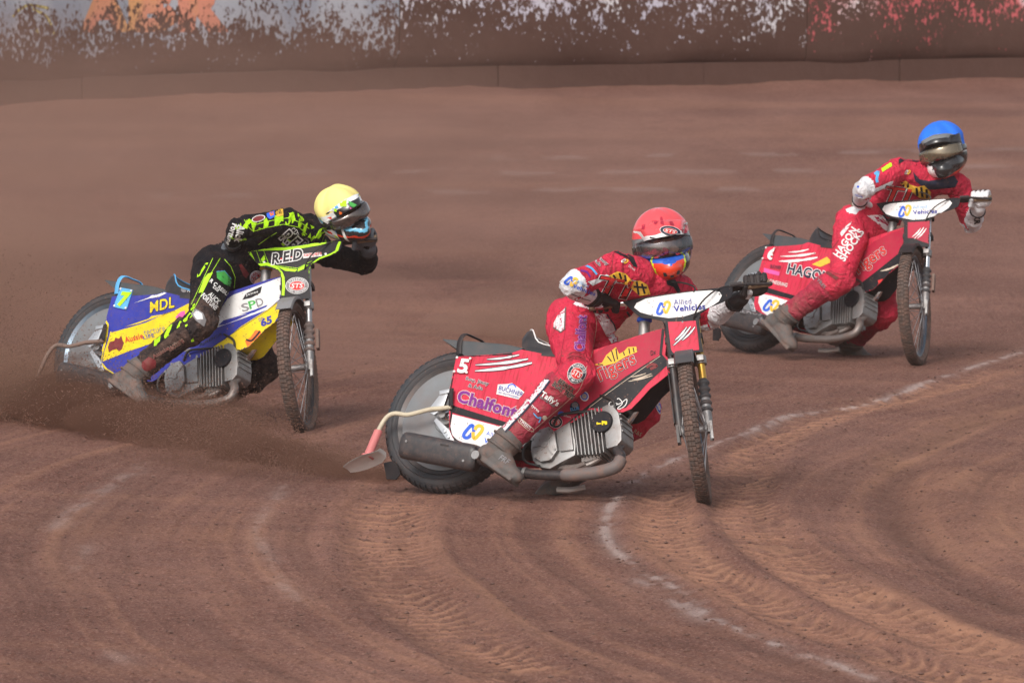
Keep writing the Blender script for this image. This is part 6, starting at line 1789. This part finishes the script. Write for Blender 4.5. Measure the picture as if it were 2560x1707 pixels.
LOGO(k, Q7(850, 1240), 24, 4); T(k, 'Allied', Q7(1040, 1188), 36, 9, 4, M.psky, bold=-.01); T(k, 'Vehicles', Q7(1110, 1252), 60, 10, 3, M.pblue, bold=.02)
ST(k, pp(Q7, (470, 1120), (700, 1128), (1000, 1110), (1300, 1070), (1540, 1030)), 1.5, M.pblack)
G(k, pp(Q6, (402, 655), (470, 652), (532, 648), (534, 720), (530, 782), (490, 770), (440, 750), (402, 748)), M.pcrim, 'panel')
for a, b, sd in (((428, 742), (478, 690), 1), ((440, 752), (498, 684), 2), ((458, 752), (512, 690), 3)): SL(k, Q6(*a), Q6(*b), 3.4, M.pwhite, None, sd)
k = '2body'
T(k, 'HAGON', Q5(838, 772), 82, 17, 55, M.pwhite, bold=.03); T(k, 'SHOCKS', Q5(876, 790), 88, 17, 56, M.pwhite, bold=.03)
ST(k, pp(Q5, (405, 1180), (480, 1110), (560, 1045), (650, 962)), 12, M.pnavy); T(k, 'PENNINGTON', Q5(530, 1068), 105, 8, 42, M.pwhite)
T(k, 'TYRES', Q5(690, 1010), 36, 8, -48, M.pgrey); ST(k, pp(Q5, (700, 930), (790, 990)), 9, M.pmaroon)
G(k, pp(Q7, (540, 690), (665, 605), (682, 652), (556, 732)), M.pneon, 'patch'); ST(k, pp(Q7, (450, 760), (500, 730), (480, 820), (490, 870)), 7, M.psky, smooth=3); G(k, pp(Q7, (440, 960), (660, 860), (700, 850), (680, 900), (460, 1000)), M.wcloth, 'stripe')
T(k, 'TI', Q7(760, 1040), 64, 38, -8, M.psts, [(M.pwhite, .060), (M.pblack, .042)], shear=.2); LOGO(k, Q7(885, 735), 10, -10, M.pwhite, M.pgold)
G(k, pp(Q7, (350, 1300), (560, 1290), (640, 1420), (690, 1490), (600, 1500), (480, 1400)), M.hatch, 'patch'); ST(k, pp(Q7, (560, 1290), (650, 1400), (720, 1480)), 4, M.pnavy)
G(k, pp(Q6, (0, 720), (20, 690), (70, 650), (50, 690), (10, 740)), M.hatch, 'patch')
T(k, 'FXR', Q7(1790, 1335), 30, 14, -86, M.pblack, bold=.04); ST(k, pp(Q7, (220, 930), (250, 920)), 5, M.pcobalt); T(k, 'Vehicles', Q7(245, 1045), 20, 6, -15, M.pcobalt)
k = '2peak'
G(k, pp(Q7, (1325, 175), (1440, 205), (1420, 235), (1330, 205)), M.pyel)
G('2helmet', pp(Q7, (1050, 650), (1120, 645), (1240, 735), (1200, 755), (1110, 780), (1070, 730)), M.pwhite)

k = '1peak'
G(k, pp(L0, (1500, 320), (1600, 300), (1600, 400), (1520, 400)), M.pneon, lay=3); G(k, pp(L0, (1620, 320), (1780, 400), (1850, 470), (1800, 460), (1650, 390)), M.pgreen, lay=3); G(k, pp(L0, (1640, 410), (1820, 500), (1810, 520), (1650, 450)), M.ppink, lay=3)
G(k, pp(L0, (1360, 400), (1480, 380), (1500, 420), (1380, 440)), M.psky, lay=3); G(k, pp(L0, (1700, 470), (1860, 540), (1880, 620), (1740, 560)), M.psky, lay=3)
for j, (x, y) in enumerate(((1455, 448), (1525, 490), (1570, 520), (1630, 555), (1690, 595), (1745, 635))):
    G(k, pp(L0, (x - 18, y - 26), (x + 18, y - 12), (x + 16, y + 24), (x - 20, y + 10)), (M.pneon, M.porange, M.porange, M.psts, M.ppink, M.ppink)[j], lay=4)

# ---- what is left of the banner on the fence
k = '0fence'
B7 = crop(0, 0, .54422)
lt = fence_mat('orange banner letter', (.56, .29, .13), 0.08, 1.06, (.54, .22, .15)); ly = fence_mat('yellow banner drawing', (.50, .42, .16), 0.05, 1.30)
for ch, x, w_ in (('A', 482, 96), ('B', 700, 92), ('R', 925, 92)): T(k, ch, B7(x, 34), w_, 104, 0, lt, bold=.07)
for a in (((60, 80), (90, 45), (140, 25), (225, 40)), ((130, 20), (150, 90), (180, 170)), ((150, 40), (215, 80), (250, 160))): ST(k, pp(B7, *a), 7, ly, 'drawing', smooth=3)

for k, lines in (('0body', (((505, 255), (497, 450), (470, 620), (440, 800), (395, 880)), ((760, 270), (790, 400), (770, 560), (740, 720)), ((700, 800), (640, 1000), (540, 1110), (330, 1290), (180, 1420)), ((430, 860), (520, 930), (660, 960)))),):
    for ln in lines: ST(k, pp(c5, *ln), 1.1, M.pcream if ln[0][0] > 600 else M.dred, 'seam', smooth=4)
for y in (690, 705, 720, 735, 750): ST('0body', pp(c5, (530, y), (600, y - 18), (690, y + 14)), .9, M.pmaroon, 'rib', smooth=3)
ST('0body', pp(c4, (355, 520), (420, 640), (470, 720)), 1.2, M.pmaroon, 'seam', smooth=3); ST('0body', pp(c4, (600, 515), (590, 620), (560, 740)), 1.2, M.pmaroon, 'seam', smooth=3)
ST('2body', pp(Q5, (800, 760), (730, 860), (690, 940)), 1.2, M.pmaroon, 'seam', smooth=3); ST('2body', pp(Q5, (700, 900), (780, 960), (850, 960)), 1.2, M.pmaroon, 'seam', smooth=3); ST('2body', pp(Q5, (690, 925), (770, 985), (840, 985)), 1.2, M.pmaroon, 'seam', smooth=3)

# dark collar yokes and generic gold and black prints
G('0body', pp(c4, (590, 497), (650, 490), (730, 520), (800, 560), (840, 660), (800, 650), (745, 570), (640, 525)), M.pblack, 'yoke', lay=2)
G('0body', pp(c4, (1120, 790), (1210, 780), (1262, 890), (1235, 915), (1190, 850), (1130, 832)), M.pblack, 'yoke', lay=2)
G('2body', pp(Q7, (765, 575), (820, 525), (1010, 525), (1035, 600), (1000, 605), (860, 575), (770, 628)), M.pblack, 'yoke', lay=2)
G('2body', pp(Q7, (955, 730), (1040, 830), (1160, 850), (1320, 830), (1480, 760), (1545, 860), (1500, 935), (1390, 850), (1240, 965), (1120, 960), (980, 850)), M.pnavy, 'yoke', lay=2)
G('0body', pp(c4, (555, 745), (640, 700), (720, 720), (790, 800), (860, 790), (935, 830), (965, 925), (860, 940), (770, 860), (640, 790)), M.pgold, 'print', lay=5)
for ln in (((600, 735), (625, 770)), ((660, 715), (680, 775)), ((715, 735), (725, 800)), ((770, 800), (750, 845)), ((830, 800), (850, 930)), ((880, 820), (910, 920)), ((800, 850), (930, 860))): ST('0body', pp(c4, *ln), 5, M.pblack, 'print', lay=6)
G('0flank', pp(c5, (760, 790), (840, 770), (880, 700), (970, 625), (1000, 690), (1050, 660), (1080, 625), (1160, 620), (1168, 670), (1060, 715), (960, 775), (860, 800)), M.pgold, 'print', lay=2.4)
for ln in (((890, 710), (930, 760)), ((930, 660), (960, 760)), ((970, 640), (985, 740)), ((1040, 670), (1050, 705)), ((1090, 635), (1100, 690)), ((1130, 630), (1140, 675)), ((800, 785), (850, 790))): ST('0flank', pp(c5, *ln), 3.2, M.pblack, 'print')
G('2body', pp(Q7, (780, 880), (860, 850), (920, 900), (1010, 930), (1100, 910), (1190, 1000), (1170, 1090), (1050, 1080), (960, 1010), (850, 930)), M.pgold, 'print', lay=5)
for ln in (((810, 870), (830, 920)), ((880, 880), (890, 940)), ((1000, 940), (1010, 1050)), ((1060, 930), (1080, 1070)), ((1130, 960), (1140, 1080))): ST('2body', pp(Q7, *ln), 6, M.pblack, 'print', lay=6)

for pl in (((975, 205), (1050, 200), (1015, 245)), ((1060, 165), (1080, 165), (1100, 245), (1062, 235)), ((1150, 210), (1180, 208), (1200, 250), (1160, 245)), ((1262, 290), (1310, 285), (1330, 320), (1285, 330)), ((1290, 250), (1310, 230), (1325, 270)), ((880, 245), (915, 235), (905, 290), (878, 285))):
    for kk in ('0helmet', '0peak'): G(kk, pp(c4, *pl), M.pcrim, 'vent', lay=2)
for pl in (((960, 362), (1050, 378), (1048, 390), (958, 374)), ((1190, 425), (1270, 440), (1268, 452), (1190, 440))): G('0peak', pp(c4, *pl), M.pblack, 'vent', lay=2)

EL('0body', c5(1365, 1165), 8, 26, 18, M.pwhite, lay=3); EL('0body', c5(1365, 1165), 6, 22, 18, M.pcobalt, lay=4); EL('0body', c5(1365, 1165), 4, 14, 18, M.pwhite, lay=5); T('0body', 'R&S', c5(1175, 1425), 20, 10, -30, M.pcream)

# ------------------------------------------------------------------ dust and grit thrown up by the wheels
TET = np.array([[1, 1, 1], [1, -1, -1], [-1, 1, -1], [-1, -1, 1]], float) / math.sqrt(3)
TETF = np.array([[0, 1, 2], [0, 3, 1], [0, 2, 3], [1, 3, 2]])
def grit(name, label, P, r, m):
    n = len(P); rnd = np.random.RandomState(n)
    Q = rnd.randn(n, 4); Q /= np.linalg.norm(Q, axis=1)[:, None]
    a, b, c, d = Q.T
    Rm = np.stack([1 - 2 * (c * c + d * d), 2 * (b * c - a * d), 2 * (b * d + a * c), 2 * (b * c + a * d), 1 - 2 * (b * b + d * d), 2 * (c * d - a * b), 2 * (b * d - a * c), 2 * (c * d + a * b), 1 - 2 * (b * b + c * c)], 1).reshape(n, 3, 3)
    V = np.einsum('nij,kj->nki', Rm, TET) * r[:, None, None] + P[:, None, :]
    F = (TETF[None] + 4 * np.arange(n)[:, None, None]).reshape(-1)
    me = bpy.data.meshes.new(name); me.vertices.add(4 * n); me.vertices.foreach_set('co', V.astype(np.float32).ravel())
    me.loops.add(12 * n); me.polygons.add(4 * n); me.loops.foreach_set('vertex_index', F.astype(np.int32)); me.polygons.foreach_set('loop_start', (np.arange(4 * n) * 3).astype(np.int32))
    me.update(calc_edges=True); me.materials.append(m)
    o = bpy.data.objects.new(name, me); COL.objects.link(o)
    tag(o, label, 'dust', kind='stuff')
    return o
gritmat = mat('thrown shale dust', (0.21, 0.112, 0.082), 0.95, dust=0.2, spec=.1)
def plume(n, p0, p1, lat, hgt, seed, spow=0.8, rr=(.0018, .0042), clump=2.5):
    rnd = np.random.RandomState(seed)
    p0 = np.array(p0); p1 = np.array(p1); d = p1 - p0; L_ = np.linalg.norm(d); u = d / L_; w = np.array([-u[1], u[0]])
    m = n * 3
    s = rnd.rand(m) ** spow
    l = rnd.randn(m) * (lat[0] + (lat[1] - lat[0]) * s)
    z = rnd.gamma(1.35, 1.0, m) * (hgt[0] + (hgt[1] - hgt[0]) * s) * .75
    P = np.column_stack([p0[0] + u[0] * s * L_ + w[0] * l, p0[1] + u[1] * s * L_ + w[1] * l, z])
    k = fbm(np.column_stack([s * L_ * 1.1, l * clump, z * clump * 1.6]) + seed, 3, seed) * 1.9 + .45
    keep = rnd.rand(m) < k
    P = P[keep][:n]
    gz = ground_fields(P[:, :2], False)[0]
    P[:, 2] += gz + .004
    r = rr[0] + (rr[1] - rr[0]) * rnd.rand(len(P)) ** 3
    return P, r
P1, r1_ = plume(95000, (-0.30, 32.40), (-3.4, 39.0), (.035, .32), (.018, .12), 5, .75, (.0020, .0055))
P1b, r1b = plume(16000, (-0.42, 32.42), (-1.9, 34.2), (.05, .22), (.03, .16), 6, .7)
grit('dust_plume', 'dark brown dust plume sprayed from the rear wheel of the number 5 motorcycle', np.vstack([P1, P1b]), np.r_[r1_, r1b], gritmat)
P2, r2_ = plume(75000, (-1.05, 36.15), (-4.2, 38.5), (.22, .55), (.09, .26), 9, .85, (.0020, .0055))
grit('dust_plume', 'dust billowing round the wheels of the blue and yellow motorcycle', P2, r2_, gritmat)
P3, r3_ = plume(14000, (1.50, 41.85), (.2, 43.3), (.05, .30), (.02, .10), 12, .7)
grit('dust_plume', 'low dust behind the rear wheel under the rider in the blue helmet', P3, r3_, gritmat)

# soft bodies of dust: overlapping puffs of even density
def puff_mesh(seed):
    v, f = ellipsoid((0, 0, 0), np.eye(3), 22, 14)
    V = np.array(v); k = fbm(V * 1.6 + seed * 7.1, 3, seed); V = V * (1 + .42 * k)[:, None]
    me = bpy.data.meshes.new('dust_puff'); me.from_pydata([tuple(p) for p in V], [], f); me.polygons.foreach_set('use_smooth', np.ones(len(f), dtype=bool)); me.update()
    return me
PUFFS = [puff_mesh(k) for k in range(5)]
def volmat(name, col, dens):
    m = bpy.data.materials.new(name); m.use_nodes = True; nt = m.node_tree; nt.nodes.remove(nt.nodes['Principled BSDF'])
    pv = N(nt, 'ShaderNodeVolumePrincipled'); pv.inputs['Color'].default_value = (*col, 1); pv.inputs['Density'].default_value = dens; pv.inputs['Anisotropy'].default_value = .1
    nt.links.new(pv.outputs[0], nt.nodes['Material Output'].inputs['Volume'])
    return m
def cloud(label, m, items):
    root = bpy.data.objects.new('dust_cloud', None); COL.objects.link(root); root.location = (items[0][0][0], items[0][0][1], 0)
    tag(root, label, 'dust', kind='stuff')
    for k, (c, ax, ang) in enumerate(items):
        o = bpy.data.objects.new('dust_puff', PUFFS[k % 5]); COL.objects.link(o); o.parent = root
        o.location = (c[0] - root.location[0], c[1] - root.location[1], c[2]); o.scale = ax; o.rotation_euler = (0, 0, ang)
        o.material_slots[0].link = 'OBJECT' if o.material_slots else 'DATA'
        o.material_slots[0].material = m; o['kind'] = 'stuff'
for me in PUFFS: me.materials.append(None)
def trail(n, p0, p1, lat, z, r, seed, flat=.55, long_=1.9):
    rnd = np.random.RandomState(seed); p0 = np.array(p0); p1 = np.array(p1); d = p1 - p0; u = nrm(d); w = np.array([-u[1], u[0]]); out = []
    for k in range(n):
        s = (k + rnd.rand()) / n
        c = p0 + d * s + w * rnd.randn() * (lat[0] + (lat[1] - lat[0]) * s); rr = (r[0] + (r[1] - r[0]) * s) * (.7 + .6 * rnd.rand())
        out.append(((c[0], c[1], (z[0] + (z[1] - z[0]) * s) * (.5 + rnd.rand())), (rr * long_, rr, rr * flat), math.atan2(u[1], u[0]) + rnd.randn() * .15))
    return out
cloud('dense brown dust trailing behind the rear wheel of the number 5 motorcycle', volmat('dense dust', (.26, .14, .10), 3.4), trail(30, (-.62, 32.75), (-3.5, 39.2), (.02, .18), (.03, .13), (.075, .34), 3))
cloud('brown dust hiding the lower half of the blue and yellow motorcycle', volmat('rolling dust', (.44, .265, .195), 1.15), trail(26, (-1.55, 36.25), (-4.4, 38.6), (.18, .40), (.05, .22), (.20, .50), 4))
cloud('thin reddish dust rising behind the blue and yellow motorcycle', volmat('rising dust', (.50, .31, .24), .24), trail(16, (-1.2, 38.2), (-5.2, 41.0), (.3, .7), (.35, .75), (.55, .95), 8, .6, 1.5))
cloud('faint brown dust drifting over the far side of the bend', volmat('faint dust', (.52, .34, .27), .036), trail(12, (1.0, 46.5), (-6.5, 49.0), (.5, 1.2), (.7, 1.0), (1.1, 1.9), 6, .5, 1.5))
cloud('small dust wisps behind the rear wheel under the rider in the blue helmet', volmat('light dust', (.48, .30, .23), .7), trail(10, (1.35, 42.0), (-.2, 43.6), (.03, .2), (.03, .12), (.08, .28), 5))


def haze():
    vs = [(x, y, z) for x in (-75, 75) for y in (-35, 205) for z in (-1.1, 3.4)]
    fs = [[0, 1, 3, 2], [4, 6, 7, 5], [0, 4, 5, 1], [2, 3, 7, 6], [0, 2, 6, 4], [1, 5, 7, 3]]
    me = bpy.data.meshes.new('haze'); me.from_pydata(vs, [], fs); me.update()
    o = bpy.data.objects.new('haze', me); COL.objects.link(o)
    m = bpy.data.materials.new('dusty air'); m.use_nodes = True; nt = m.node_tree; nt.nodes.remove(nt.nodes['Principled BSDF'])
    pv = N(nt, 'ShaderNodeVolumePrincipled'); pv.inputs['Color'].default_value = (.72, .58, .52, 1); pv.inputs['Density'].default_value = 0.0006
    nt.links.new(pv.outputs[0], nt.nodes['Material Output'].inputs['Volume']); me.materials.append(m)
    tag(o, 'thin pale dust hanging in the air over the track', 'haze', kind='stuff')
haze()
